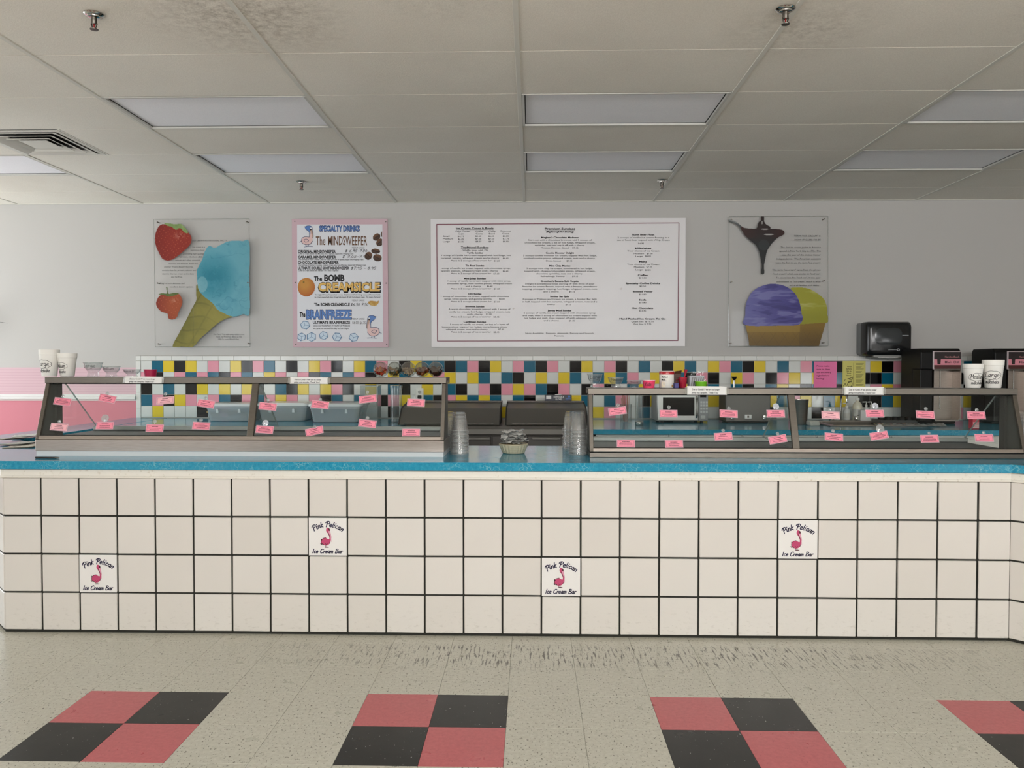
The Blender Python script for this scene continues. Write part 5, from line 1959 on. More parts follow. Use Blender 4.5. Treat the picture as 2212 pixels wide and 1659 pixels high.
MB().box(-.10, .16, -.025, .025, 0, .012).build('deck_plate', M_chrome, t, bevel=.004, local=True)
arc = [(0, 0, .012), (0, 0, .20)] + [(0, -.07 + .07 * math.cos(a), .20 + .07 * math.sin(a)) for a in [k * PI / 10 for k in range(1, 11)]] + [(0, -.14, .17)]
MB().tube(arc, .010, 10).build('spout', M_chrome, t, smooth=60, local=True)
for x in (-.08, .14):
    MB().lathe([(.02, .010), (.022, .014), (.018, .045), (.008, .055), (0, .056)], (x, 0, 0), 16).build('valve', M_chrome, t, smooth=40, local=True)
    MB().tube([(x, 0, .05), (x + .05 * (1 if x > 0 else -1) * .3, -.05, .062)], .006).build('lever', M_chrome, t, smooth=60, local=True)


def bottle(px, Y, r_, h, col, pump, lab, handle=False):
    c = P(px, 890, Y)
    t = thing('soap_bottle', lab, 'bottle', (c.x, Y, ZTOP), 'soap bottles by the sink')
    MB().lathe([(0, .001), (r_ * .95, .001), (r_, .006), (r_, h * .62), (r_ * .9, h * .72), (r_ * .45, h * .82), (r_ * .36, h * .84), (r_ * .36, h * .9), (0, h * .9)], n=20).build('bottle_body', mat('bottle_%s' % str(col), col, .35), t, smooth=40, local=True)
    MB().lathe([(0, h * .88), (r_ * .42, h * .88), (r_ * .42, h * .97), (r_ * .2, h), (0, h)], n=14).build('cap', M_paper, t, smooth=40, local=True)
    MB().lathe([(r_ + .0004, h * .2), (r_ + .0009, h * .2), (r_ + .0009, h * .52), (r_ + .0004, h * .52)], n=20, closed=True).build('label_band', mat('bottle_label', (190, 190, 184), .5), t, smooth=40, local=True)
    if pump:
        MB().tube([(0, 0, h), (0, 0, h * 1.14), (0, -.004, h * 1.16), (-.035, -.004, h * 1.15)], .0045, 8).build('pump', M_paper, t, smooth=60, local=True)


bottle(1829, 3.16, .030, .14, (200, 202, 200), True, 'small white pump bottle right behind the tap')
bottle(1852, 3.16, .042, .215, (214, 210, 190), False, 'largest cream soap bottle without pump by the sink')
bottle(1871, 3.20, .026, .15, (214, 216, 214), True, 'slim white pump bottle, left of a matching pair')
bottle(1882, 3.20, .026, .15, (206, 208, 206), True, 'slim white pump bottle, right of a matching pair')
x0, x1, zt = span(1860, 1880, 887, 2.98)
x0, x1 = P(1858, 890, 3.08).x, P(1879, 890, 3.08).x
tag(MB().box(x0, x1, 3.065, 3.125, ZTOP + .008, zt).build('sponge_box', mat('box_white', (206, 208, 206), .5), bevel=.004), 'plain white box standing at the sink edge below the pump bottles', 'box')
c = P(1757, 905, 2.62)
tag(MB().prism_x([(2.56, ZTOP), (2.56, ZTOP + .03), (2.57, ZTOP + .04), (2.66, ZTOP + .04), (2.67, ZTOP + .03), (2.67, ZTOP)], c.x - .045, c.x + .035).build('sponge', mat('sponge_white', (196, 196, 188), .8), bevel=.006), 'pale sponge beside the steel canister', 'sponge')
# tray of dark cups with crumpled film
c0, c1 = P(1893, 905, 2.95), P(1974, 905, 2.95)
t = thing('mixing_collar_tray', 'shallow dark tray with a row of black collars left of the mixers', 'tray', ((c0.x + c1.x) / 2, 2.95, ZTOP))
hw = (c1.x - c0.x) / 2
b = MB()
for (a, c_, y0, y1, z0, z1) in ((-hw, hw, -.10, .10, 0, .006), (-hw, hw, -.10, -.094, .006, .03), (-hw, hw, .094, .10, .006, .03), (-hw, -hw + .006, -.094, .094, .006, .03), (hw - .006, hw, -.094, .094, .006, .03)):
    b.box(a, c_, y0, y1, z0, z1)
b.build('tray', M_pan, t, local=True)
for k in range(5):
    MB().lathe([(.026, .006), (.03, .006), (.032, .05), (.028, .055), (.022, .05)], (-hw + .045 + k * (2 * hw - .09) / 4, 0, 0), 16, closed=True).build('collar', M_black, t, smooth=40, local=True)
a, e_ = P(1880, 906, 2.62), P(2032, 916, 2.62)
b = MB()
nx, ny = 40, 5
vs = []
for j in range(ny + 1):
    for i in range(nx + 1):
        u, v = i / nx, j / ny
        vs.append((a.x + (e_.x - a.x) * u, 2.50 + v * .16 + .02 * math.sin(u * 7), ZTOP + .004 + .016 * abs(math.sin(u * 19 + v * 3)) * (1 - abs(2 * v - 1)) + .012 * abs(math.sin(u * 41 + v * 11)) * v * (1 - v) * 4))
b.add(vs, [(j * (nx + 1) + i, j * (nx + 1) + i + 1, (j + 1) * (nx + 1) + i + 1, (j + 1) * (nx + 1) + i) for j in range(ny) for i in range(nx)])
tag(b.build('cling_film', clear_mat('film', (240, 242, 242), .10, .12, (222, 224, 222), .4), smooth=60), 'crumpled strip of clear film on the counter before the collar tray', 'film')
c = P(2119, 920, 2.2)
t = thing('striped_straw_box', 'red box with white stripes seen through the right end of the right case', 'box', (c.x, 2.3, ZTOP))
hh = P(2119, 903, 2.3).z - ZTOP
MB().box(-.026, .026, -.03, .03, 0, max(.10, hh)).build('carton_body', mat('straw_red', (196, 50, 70), .5), t, bevel=.002, local=True)
for k in range(5):
    MB().box(-.024, .024, -.0312, -.03, .008 + k * .010, .013 + k * .010).build('stripe', M_paper, t, local=True)
# dispenser pump seen above the right case
c = P(1586, 836, 3.24)
t = thing('syrup_pump', 'slim chrome syrup pump with black top standing before the tiles', 'pump', (c.x, 3.24, ZTOP))
zt = P(1586, 813.5, 3.24).z - ZTOP
MB().lathe([(0, 0), (.045, 0), (.045, .14), (.03, .17), (.012, .18), (0, .18)], n=20).build('syrup_jar', M_steel_grey, t, smooth=40, local=True)
MB().lathe([(.007, .17), (.009, .17), (.009, zt - .03), (0, zt - .03)], n=12).build('stem', M_chrome, t, smooth=40, local=True)
MB().lathe([(0, zt - .035), (.008, zt - .035), (.024, zt - .008), (.024, zt), (0, zt)], n=16).build('plunger', M_black, t, smooth=40, local=True)

# ================================================================== MIXERS
def mixer(px0, Y, lab, full):
    W = 86 * S(Y)
    x0 = P(px0, 800, Y).x
    zt = P(px0, 752.5, Y).z - ZTOP
    t = thing('drink_mixer', lab, 'drink mixer', (x0 + W / 2, Y, ZTOP), 'black countertop drink mixers')
    k = W / 365                                       # zoomed picture units of the machine front
    X = lambda u: (u - 1245 - 182.5) * k
    Z = lambda v: zt - (v - 313) * k
    MB().box(X(1262), X(1600), .06, .36, 0, .03).build('base', M_black, t, bevel=.008, seg=2, local=True)
    MB().prism_x([(.0, Z(506)), (-.0, Z(345)), (.03, Z(313)), (.34, Z(313)), (.36, Z(345)), (.36, .02), (.13, .02), (.13, Z(506))], X(1245), X(1612)).build('housing', M_black, t, bevel=.012, seg=3, local=True)
    MB().box(X(1247), X(1358), .004, .14, .02, Z(500)).build('side_column', M_black, t, bevel=.008, seg=2, local=True)
    fr = MB().prism_z([(X(1352), -.014), (X(1604), -.014), (X(1604), .004), (X(1352), .004)], Z(504), Z(338)).build('sign_frame', mat('sign_frame_grey', (196, 180, 182), .4), t, bevel=.006, seg=2, local=True)
    mp = lambda u, v: Vector((X(u), -.0152, Z(v)))
    mp2 = lambda u, v: Vector((X(u), -.0158, Z(v)))
    for (a, c_, y0, y1, col, nm) in ((1360, 1597, 345, 411, (30, 14, 16), 'sign_top'), (1360, 1597, 411, 464, (222, 140, 154), 'sign_band'), (1360, 1597, 464, 497, (74, 22, 20), 'sign_foot')):
        b = MB()
        flatpoly(b, [(a, y0), (c_, y0), (c_, y1), (a, y1)], mp, smooth=False)
        b.build(nm, mat(nm, col, .4), t, local=True)
    b = MB()
    text(b, 'HamiltonBeach', 1455, 1583, 397, 17, mp2, .0)
    b.build('lettering', mat('sign_letter_pale', (216, 150, 150), .5), t, local=True)
    b = MB()
    text(b, "Mix'n Chill", 1455, 1583, 447, 20, mp2, .02)
    flatpoly(b, [(1385, 400), (1420, 400), (1416, 458), (1389, 458)], mp2, smooth=False)
    for q in range(14):
        a = 2 * PI * q / 14
        flatpoly(b, [(1400 + 28 * math.cos(a) - 3, 374 + 26 * math.sin(a) - 3), (1400 + 28 * math.cos(a) + 3, 374 + 26 * math.sin(a) - 3), (1400 + 28 * math.cos(a) + 3, 374 + 26 * math.sin(a) + 3), (1400 + 28 * math.cos(a) - 3, 374 + 26 * math.sin(a) + 3)], mp2, smooth=False)
    b.add([mp2(1400 + 18 * math.cos(2 * PI * q / 14), 374 + 17 * math.sin(2 * PI * q / 14)) for q in range(14)], [tuple(range(14))])
    tri_build(b, 'emblem', mat('sign_letter_dark', (28, 10, 12), .5), t)
    for q in list(t.children):
        if q.name.startswith('emblem'):
            for v in q.data.vertices:
                v.co += Vector(t.location)
    # stainless splash shroud: two sides, back and a tray with rounded corners
    sh = MB()
    ax, bx2 = X(1362), X(1606)
    zt2, zb2 = Z(512), .035
    t_ = .010
    sh.box(ax, bx2, .115, .125, zb2, zt2)
    sh.box(ax, ax + t_, -.012, .115, zb2 + .02, zt2)
    sh.box(bx2 - t_, bx2, -.012, .115, zb2 + .02, zt2)
    sh.box(ax + .02, bx2 - .02, -.012, .115, zb2 - .008, zb2 + .004)
    sh.hexa([(ax, -.012, zb2 + .02), (ax + t_, -.012, zb2 + .02), (ax + .024, -.012, zb2 + .004), (ax + .02, -.012, zb2 - .008)], [(ax, .115, zb2 + .02), (ax + t_, .115, zb2 + .02), (ax + .024, .115, zb2 + .004), (ax + .02, .115, zb2 - .008)])
    sh.hexa([(bx2, -.012, zb2 + .02), (bx2 - t_, -.012, zb2 + .02), (bx2 - .024, -.012, zb2 + .004), (bx2 - .02, -.012, zb2 - .008)], [(bx2, .115, zb2 + .02), (bx2 - t_, .115, zb2 + .02), (bx2 - .024, .115, zb2 + .004), (bx2 - .02, .115, zb2 - .008)])
    sh.build('splash_guard', M_steel, t, local=True, smooth=35)
    MB().box(ax + .002, bx2 - .002, -.014, .10, zt2, zt2 + .02).build('guard_cap', M_steel_dark, t, local=True, bevel=.004)
    MB().tube([(0 + .02, .05, zt2), (0 + .02, .05, .14)], .005, 8).build('spindle', M_chrome, t, smooth=60, local=True)
    MB().lathe([(0, 0), (.016, .002), (.016, .006), (0, .008)], (.02, .05, .135), 12).build('agitator', M_chrome, t, smooth=40, local=True)
    return t


mixer(1988, 2.78, 'black drink mixer with pink sign left of the foam cups', True)
mixer(2148, 2.78, 'black drink mixer cut by the right frame edge behind the foam cups', True)

# ================================================================== PAPER TOWEL DISPENSER
Yd = 3.13
x0, x1, zt = span(1875, 1973, 695, Yd)
zb = P(1920, 768, Yd).z
w, h = x1 - x0, zt - zb
t = thing('towel_dispenser', 'black paper towel dispenser with smoked window on the back wall', 'dispenser', ((x0 + x1) / 2, YB, zb))


def rrect(hw, z0, z1, rad, y, k=5):
    pts = []
    for (sx, sz, a0) in ((1, 1, 0), (-1, 1, 90), (-1, -1, 180), (1, -1, 270)):
        for q in range(k):
            a = R(a0 + 90 * q / (k - 1))
            pts.append((sx * (hw - rad) + rad * math.cos(a), y, ((z0 + z1) / 2) + sz * ((z1 - z0) / 2 - rad) + rad * math.sin(a)))
    return pts


def loft(rings, cap0=True, cap1=True):
    b = MB()
    n_ = len(rings[0])
    vs = [v for r_ in rings for v in r_]
    fs = [(i * n_ + q, i * n_ + (q + 1) % n_, (i + 1) * n_ + (q + 1) % n_, (i + 1) * n_ + q) for i in range(len(rings) - 1) for q in range(n_)]
    if cap0:
        fs.append(tuple(range(n_))[::-1])
    if cap1:
        fs.append(tuple(range(len(vs) - n_, len(vs))))
    b.add(vs, fs)
    return b


loft([rrect(w / 2, .01, h, .02, 0), rrect(w / 2, .005, h, .02, -.10)]).build('housing', mat('dispenser_grey', (112, 114, 114), .4), t, smooth=40, local=True)
loft([rrect(w / 2 + .002, .0, h + .003, .025, -.101), rrect(w / 2 + .002, .0, h + .003, .03, -.20), rrect(w / 2 - .012, .008, h - .008, .04, -.238), rrect(w / 2 - .03, .03, h - .03, .04, -.25)]).build('cover', mat('dispenser_black', (26, 27, 28), .22), t, smooth=50, local=True)
cv = loft([rrect(w * .30, .10, h - .06, .05, -.2505), rrect(w * .28, .115, h - .075, .04, -.2535)]).build('smoked_window', mat('smoked', (52, 56, 58), .18), t, smooth=50, local=True)
cv.location.x = -w * .04
MB().box(-w * .33, w * .33, -.215, -.13, -.016, .006).build('paper_slot', mat('slot_grey', (150, 150, 146), .5), t, bevel=.003, local=True)
MB().prism_x([(-.205, -.006), (-.208, -.020), (-.204, -.022), (-.201, -.006)], -w * .22, w * .22).build('towel_edge', M_paper, t, local=True)
for sx in (-.4, .36):
    MB().box(sx * w - .012, sx * w + .012, -.21, -.14, -.014, .004).build('hinge', M_black, t, local=True)
b = MB()
zz = h * .17
b.tube([(-.02, -.2535, zz), (.06, -.2535, zz)], .003, 6)
b.lathe([(.006, -.003), (.013, -.003), (.013, .003), (.006, .003)], (.07, -.2535, zz), 14, closed=True, M=Matrix.Rotation(PI / 2, 3, 'X'))
b.build('key_emblem', mat('emblem_grey', (150, 152, 154), .4), t, local=True)
b = MB()
b.box(w * .26, w * .40, -.2515, -.2505 + .012, h * .585, h * .605)
b.build('badge', mat('emblem_grey', (150, 152, 154), .4), t, local=True)

# notes taped to the tiles
def sheet(px0, px1, py0, py1, Y, mat_, lab, curl):
    a, d = P(px0, py0, Y), P(px1, py1, Y)
    t = thing('taped_note', lab, 'note', (a.x, Y, d.z))
    nx, ny = 12, 12
    def sp(u, v):
        return Vector((a.x + (d.x - a.x) * u - curl * .008 * v * u, Y - .002 - curl * .010 * (u ** 4) * (.3 + v), a.z + (d.z - a.z) * v))
    vs = [sp(i / nx, j / ny) for j in range(ny + 1) for i in range(nx + 1)]
    b = MB().add(vs, [(j * (nx + 1) + i, (j + 1) * (nx + 1) + i, (j + 1) * (nx + 1) + i + 1, j * (nx + 1) + i + 1) for j in range(ny) for i in range(nx)])
    b.build('paper', mat_, t, smooth=60)
    return t, lambda u, v: sp(u, v) + Vector((0, -.0012, 0))


Yn = YB - .012
t, mp = sheet(1758, 1807, 781, 846, Yn, mat('note_pink', (240, 120, 172), .6), 'bright pink handwritten-style note taped to the tiles', 1)
b = MB()
for k, (s_, u1) in enumerate((('Please make', .68), ('sure to clean', .70), ('out sink every', .76), ('night before', .68), ('leaving!', .46))):
    b = MB()
    text(b, s_, .12, u1, .17 + k * .105, .050, mp, .02)
    b.build('lettering', mat('note_ink', (120, 30, 66), .6), t)
t, mp = sheet(1820, 1869, 780, 846, Yn, mat('note_yellow', (216, 208, 116), .6), 'yellow printed note with a drawing taped right of the pink note', 0)
b = MB()
for k, (s_, u0, u1) in enumerate((('Food', .20, .38), ('Safety', .15, .40), ("It's in", .18, .38), ('Your', .18, .38), ('Hands', .15, .38))):
    text(b, s_, u0, u1, .20 + k * .072, .042, mp, .02)
ribbon(b, [(.48, .06), (.48, .50), (.48, .80)], .012, mp)
for k in range(9):
    ww = .34 if k % 2 == 0 else .26
    for q in range(2):
        flatpoly(b, [(.58, .08 + k * .085 + q * .03), (.58 + ww - q * .05, .08 + k * .085 + q * .03), (.58 + ww - q * .05, .09 + k * .085 + q * .03), (.58, .09 + k * .085 + q * .03)], mp, smooth=False)
for q in ([(.05, .80), (.12, .74), (.16, .82), (.10, .86), (.05, .80)], [(.22, .58), (.34, .56), (.44, .52), (.40, .64), (.30, .66), (.24, .72), (.20, .80)], [(.26, .70), (.40, .68), (.42, .78), (.34, .84), (.24, .82)], [(.30, .60), (.42, .60)], [(.08, .66), (.12, .60)], [(.16, .86), (.30, .86), (.44, .82)]):
    ribbon(b, q, .02, mp)
b.build('printing', mat('note_dark', (60, 54, 30), .6), t)['kind'] = 'stuff'

# ================================================================== MENU BOARD
Ym = YB - .022
Z3 = lambda u, v: P(920 + u / 5.531, 460 + v / 5.531, Ym)
cA, cB, cC, cD = P(930, 473, Ym), P(1481.5, 470.5, Ym), P(1480, 748, Ym), P(932, 749.5, Ym)
board = thing('menu_board', 'large white ice cream menu board with thin dark red border', 'menu board', ((cA.x + cB.x) / 2, YB, cD.z))
b = MB()
def lerp2(u, v):
    return cA.lerp(cB, u).lerp(cD.lerp(cC, u), v)
nx, ny = 40, 20
fr, bk_ = [], []
for j in range(ny + 1):
    for i in range(nx + 1):
        u, v = i / nx, j / ny
        p = lerp2(u, v)
        wv = .0022 * math.sin(u * 17 + v * 3) * math.sin(v * 9 + u * 4) + .0016 * math.sin(u * 37 + v * 21)
        ed = min(u, 1 - u, v, 1 - v)
        fr.append((p.x, p.y + .006 + wv * min(1, ed * 8), p.z))
n_ = nx + 1
b.add(fr, [(j * n_ + i, (j + 1) * n_ + i, (j + 1) * n_ + i + 1, j * n_ + i + 1) for j in range(ny) for i in range(nx)])
b.build('print_sheet', mat('menu_sheet', (226, 223, 224), .35), board, smooth=60)
q = [cA, cB, cC, cD]
MB().hexa([Vector((p.x, Ym + .0095, p.z)) for p in q][::-1], [Vector((p.x, YB - .0005, p.z)) for p in q][::-1]).build('backing', mat('board_back', (214, 208, 206), .5), board)
M_maroon = mat('maroon_ink', (118, 34, 62), .5)
mp = lambda u, v: Z3(u, v) + Vector((0, .0005, 0))
mpT = lambda u, v: Z3(u, v) + Vector((0, .0003, 0))
b = MB()
L_, T_, R_, B_ = 130, 136, 1475 + 1549, 1530
corn = [(L_, T_), (R_, 118), (R_ - 12, 1523), (L_ + 8, B_)]
for k in range(4):
    ribbon(b, [corn[k], corn[(k + 1) % 4]], 9, mp)
b.build('border_line', M_maroon, board)
X4 = 1548.7
MENU = [
    ("Ice Cream Cones & Bowls", 360, 808, 182, 2), ("Cake Cones/", 350, 528, 216, 0), ("Waffle", 588, 680, 216, 0), ("Waffle", 742, 832, 216, 0), ("Gourmet", 888, 1016, 214, 0),
    ("Cups", 383, 458, 248, 0), ("Cone", 596, 678, 248, 0), ("Bowl", 754, 822, 248, 0), ("Cone", 914, 992, 246, 0),
    ("Small", 205, 282, 277, 0), ("$4.75", 380, 456, 280, 0), ("$5.60", 592, 660, 277, 0), ("$6.00", 748, 814, 277, 0), ("$6.25", 918, 988, 276, 0),
    ("Medium", 205, 326, 308, 0), ("$6.45", 384, 450, 312, 0), ("$7.20", 592, 660, 309, 0), ("$7.50", 748, 816, 309, 0), ("$7.75", 920, 994, 308, 0),
    ("Large", 205, 286, 340, 0), ("$7.75", 384, 450, 343, 0), ("$8.35", 594, 662, 340, 0), ("$8.65", 750, 816, 340, 0), ("$8.90", 920, 988, 340, 0),
    ("Traditional Sundaes", 418, 750, 410, 2), ("(Waffle bowl add .75)", 430, 740, 445, 0),
    ("Turtle Sundae", 490, 680, 476, 1), ("1 scoop of Vanilla Ice Cream topped with hot fudge, hot", 190, 1015, 506, 0), ("caramel, pecans, whipped cream and a cherry", 180, 874, 538, 0), ("$6.60", 918, 986, 541, 0),
    ("Make it 2 scoops of ice cream for", 300, 784, 568, 0), ("$7.60", 812, 880, 571, 0),
    ("Tin Roof Sundae", 472, 696, 629, 1), ("scoop of vanilla ice cream topped with chocolate syrup,", 190, 1010, 660, 0), ("Spanish peanuts, whipped cream and a cherry", 178, 858, 691, 0), ("$6.60", 918, 984, 695, 0),
    ("Make it 2 scoops of ice cream for", 300, 780, 722, 0), ("$7.60", 808, 876, 725, 0),
    ("Mint Julep Sundae", 454, 716, 781, 1), ("1 scoop of vanilla ice cream topped with mint syrup,", 262, 1015, 813, 0), ("chocolate syrup, mint cookie pieces, whipped cream", 252, 1027, 843, 0), ("and a cherry", 474, 656, 874, 0), ("$6.60", 728, 796, 874, 0),
    ("Make it 2 scoops of ice cream for", 300, 780, 905, 0), ("$7.60", 812, 880, 907, 0),
    ("Dirt Sundae", 506, 664, 965, 1), ("1 scoop of chocolate ice cream topped with chocolate", 180, 992, 996, 0), ("syrup, Oreo pieces, and gummy worms.", 220, 790, 1027, 0), ("$6.60", 874, 942, 1027, 0),
    ("Make it 2 scoops of ice cream for", 300, 784, 1058, 0), ("$7.60", 812, 880, 1061, 0),
    ("Brownie Sundae", 472, 698, 1117, 1), ("A warm chocolate brownie topped with 1 scoop of", 270, 1010, 1148, 0), ("vanilla ice cream, hot fudge, whipped cream, nuts", 272, 1006, 1179, 0), ("and a cherry.", 492, 682, 1210, 0), ("$7.00", 718, 784, 1210, 0),
    ("Make it 2 scoops of ice cream for", 300, 778, 1240, 0), ("$8.45", 808, 876, 1242, 0),
    ("Caribbean Sundae", 450, 718, 1300, 1), ("1 scoop of vanilla ice cream, on top of a layer of", 290, 990, 1330, 0), ("banana slices, topped hot fudge, more banana slices,", 192, 972, 1361, 0), ("whipped cream, nuts and a cherry.", 238, 742, 1391, 0), ("$7.00", 866, 934, 1391, 0),
    ("Make it 2 scoops of ice cream for", 300, 778, 1422, 0), ("$8.45", 808, 876, 1424, 0),
    ("Premium Sundaes", 1421, 1785, 186, 2), ("(Big Enough for Sharing)", 1438, 1765, 224, 1),
    ("Meghan's Chocolate Madness", 1378, 1823, 292, 1), ("Start out with a chocolate brownie, add 3 scoops of", 1222, 1983, 323, 0), ("chocolate ice cream, a lot of hot fudge, whipped cream,", 1180, 2022, 354, 0), ("sprinkles, nuts and top it off with a cherry.", 1302, 1898, 384, 0), ("Mmmm Mmmm Good", 1374, 1703, 416, 0), ("$9.15", 1750, 1820, 416, 0),
    ("Cookie Monster Delight", 1432, 1770, 477, 1), ("3 scoops cookie monster ice cream, topped with hot fudge,", 1162, 2040, 508, 0), ("crushed cookie pieces, whipped cream, nuts and a cherry.", 1168, 2024, 540, 0), ("Deee-licious", 1436, 1613, 571, 0), ("$9.15", 1680, 1748, 572, 0),
    ("Mint Chip Maniac", 1472, 1726, 631, 1), ("3 scoops mint chip ice cream, smothered in hot fudge,", 1202, 1990, 662, 0), ("topped with chopped chocolate pieces, whipped cream,", 1174, 2024, 693, 0), ("chocolate sprinkles, nuts and a cherry.", 1318, 1874, 724, 0), ("Refreshingly Yummy", 1372, 1658, 755, 0), ("$9.15", 1748, 1816, 756, 0),
    ("Gretchen's Banana Split Royale", 1370, 1824, 815, 1), ("Delight in a traditional treat starting off with three of your", 1188, 2012, 846, 0), ("favorite ice cream flavors, topped with a banana, strawberry", 1154, 2044, 877, 0), ("topping, pineapple topping, hot fudge, whipped cream, nuts", 1150, 2046, 908, 0), ("and a cherry.", 1404, 1592, 939, 0), ("$9.15", 1710, 1778, 940, 0),
    ("Snicker Bar Split", 1484, 1710, 998, 1), ("3 scoops of Pralines and Cream ice cream, a Snicker Bar Split", 1154, 2042, 1029, 0), ("in half, topped with hot caramel, whipped cream, nuts and a", 1152, 2046, 1060, 0), ("cherry.", 1450, 1546, 1091, 0), ("$9.15", 1668, 1736, 1094, 0),
    ("Jersey Mud Sundae", 1454, 1738, 1164, 1), ("2 scoops of vanilla ice cream topped with chocolate syrup", 1168, 2028, 1194, 0), ("and malt, then 1 scoop of chocolate ice cream topped with", 1156, 2040, 1225, 0), ("hot fudge and malt, then topped off with whipped cream", 1174, 2022, 1255, 0), ("and a cherry.", 1408, 1594, 1286, 0), ("$9.15", 1708, 1776, 1288, 0),
    ("Nuts Available:  Peanuts, Almonds, Pecans and Spanish", 1190, 2004, 1437, 0), ("Peanuts.", 1534, 1651, 1467, 0),
]
for s_, a, c_, y, st in (("Root Beer Float", 919, 1182, 259, 1), ("2 scoops of vanilla ice cream floating in a", 742, 1358, 293, 0), ("sea of Root beer topped with Whip Cream", 736, 1364, 323, 0), ("$6.95", 988, 1056, 363, 0),
                         ("Milkshakes", 950, 1144, 420, 1), ("Your choice of Ice Cream", 858, 1240, 453, 0), ("Medium", 936, 1056, 485, 0), ("$7.00", 1090, 1160, 485, 0), ("Large", 956, 1040, 516, 0), ("$8.00", 1072, 1140, 516, 0),
                         ("Malts", 1000, 1090, 580, 1), ("Your choice of Ice Cream", 856, 1238, 613, 0), ("Medium", 938, 1058, 646, 0), ("$7.25", 1086, 1154, 646, 0), ("Large", 956, 1040, 678, 0), ("$8.25", 1070, 1138, 682, 0),
                         ("Coffee", 984, 1102, 742, 1), ("$ 1.50", 1000, 1086, 775, 0), ("Specialty Coffee Drinks", 840, 1250, 841, 1), ("$3.50", 1004, 1080, 875, 0), ("Bottled Water", 924, 1162, 938, 1), ("$ 1.80", 1000, 1084, 972, 0),
                         ("Soda", 996, 1084, 1038, 1), ("$ 1.80", 1000, 1084, 1070, 0), ("Hot Chocolate", 912, 1168, 1136, 1), ("$ 2.45", 1000, 1082, 1168, 0),
                         ("Hand Packed Ice Cream To Go", 764, 1316, 1264, 1), ("Quart Size  $ 10.75", 906, 1172, 1297, 0), ("Pint Size $ 7.75", 936, 1144, 1328, 0)):
    MENU.append((s_, a + X4, c_ + X4, y, st))
bt = MB()
for s_, a, c_, y, st in MENU:
    cap = {0: 18, 1: 20, 2: 22}[st]
    bh = MB()
    tgt = bt if st == 0 else bh
    text(tgt, s_, a, c_, y + cap * .5, cap, mpT, .0 if st == 0 else .028)
    if st == 2:
        flatpoly(tgt, [(a, y + 15), (c_, y + 15), (c_, y + 18), (a, y + 18)], mpT, smooth=False)
    if bh.v:
        bh.build('heading', M_ink, board)
bt.build('lettering', M_ink, board)['kind'] = 'stuff'

# ================================================================== ACRYLIC POSTERS
def standoffs(t, pts, Y, mapf):
    for (u, v) in pts:
        c = mapf(u, v)
        MB().lathe([(0, 0), (.007, 0), (.007, .004), (.004, .006), (.004, YB - Y + .006)], (c.x, Y - .007, c.z), 10, M=Matrix.Rotation(-PI / 2, 3, 'X')).build('standoff', M_steel_dark, t, smooth=40)


def poster_pane(t, q, Y, mapf):
    pts = [mapf(*p) for p in q]
    MB().hexa([Vector((p.x, Y, p.z)) for p in pts][::-1], [Vector((p.x, Y + .005, p.z)) for p in pts][::-1]).build('acrylic_pane', M_acrylic, t)
    b = MB()
    for k in range(4):
        a, c_ = Vector((pts[k].x, Y, pts[k].z)), Vector((pts[(k + 1) % 4].x, Y, pts[(k + 1) % 4].z))
        b.tube([a + Vector((0, .0025, 0)), c_ + Vector((0, .0025, 0))], .0022, 4)
    b.build('pane_edge', clear_mat('pane_edge', (225, 228, 226), .08, .1, (188, 188, 182), .35), t)


Y1 = YB - .045
ma = lambda u, v: P(310 + u / 5.185, 450 + v / 5.185, Y1)
pz = ma(650, 1550)
t = thing('acrylic_poster', 'clear acrylic poster with strawberries and a blue ice cream cone', 'poster', (pz.x, YB, pz.z), 'acrylic posters')
poster_pane(t, [(115, 122), (1182, 115), (1192, 1550), (130, 1550)], Y1, ma)
standoffs(t, [(160, 155), (1160, 150), (160, 838), (1170, 833), (170, 1518), (1175, 1513)], Y1, ma)
mA = lambda u, v: P(310 + u / 5.185, 450 + v / 5.185, Y1) + Vector((0, -.0008, 0))
scoop = [(600, 700), (625, 640), (660, 570), (690, 480), (735, 422), (800, 440), (860, 410), (940, 372), (1020, 362), (1110, 366), (1186, 385), (1188, 780), (1190, 1172), (1120, 1180), (1060, 1205), (980, 1205), (900, 1170), (830, 1130), (790, 1075), (740, 1030), (680, 985), (625, 920), (608, 850), (604, 780)]
cone = [(604, 850), (590, 950), (596, 1020), (540, 1130), (470, 1270), (400, 1400), (330, 1546), (440, 1548), (560, 1548), (640, 1455), (740, 1370), (830, 1290), (920, 1235), (1000, 1205), (900, 1150), (800, 1050), (700, 960)]


def scoop_col(X, Y):
    d = np.hypot((X - 790) / 240, (Y - 770) / 240)
    c = mixa((40, 140, 162), (112, 184, 202), np.clip((d - .25) / 1.0, 0, 1))
    n = vnoise(X, Y, 70, 3)
    c = mixa(c, (88, 168, 190), np.clip((n - .45) * 2.0, 0, .6))
    cr = np.abs(vnoise(X * .8 + Y * .3, Y, 120, 9) - .5)
    c = mixa(c, (48, 130, 152), np.clip(1 - cr / .018, 0, 1) * .45)
    edge = np.clip((X - 950) / 250, 0, 1)
    c = mixa(c, (118, 186, 200), edge * .6)
    lip = np.hypot((X - 660) / 60, (Y - 850) / 90) < 1
    return np.where(lip[..., None], mixa(c, (168, 208, 216), np.full(X.shape, .5)), c)


def cone_col(X, Y):
    g = np.abs(np.sin((X * .86 + Y * .5) / 55)) < .16
    g2 = np.abs(np.sin((Y * .9 - X * .3 + 40 * np.sin(X / 90)) / 42)) < .2
    n = vnoise(X, Y, 90, 21)
    c = mixa((150, 142, 62), (112, 108, 44), n)
    c = np.where((g | g2)[..., None], c * .86, c)
    u = np.clip(((X - 330) - (1546 - Y) * .42) / 320, 0, 1)
    return mixa(c, (176, 166, 84), u * .7)


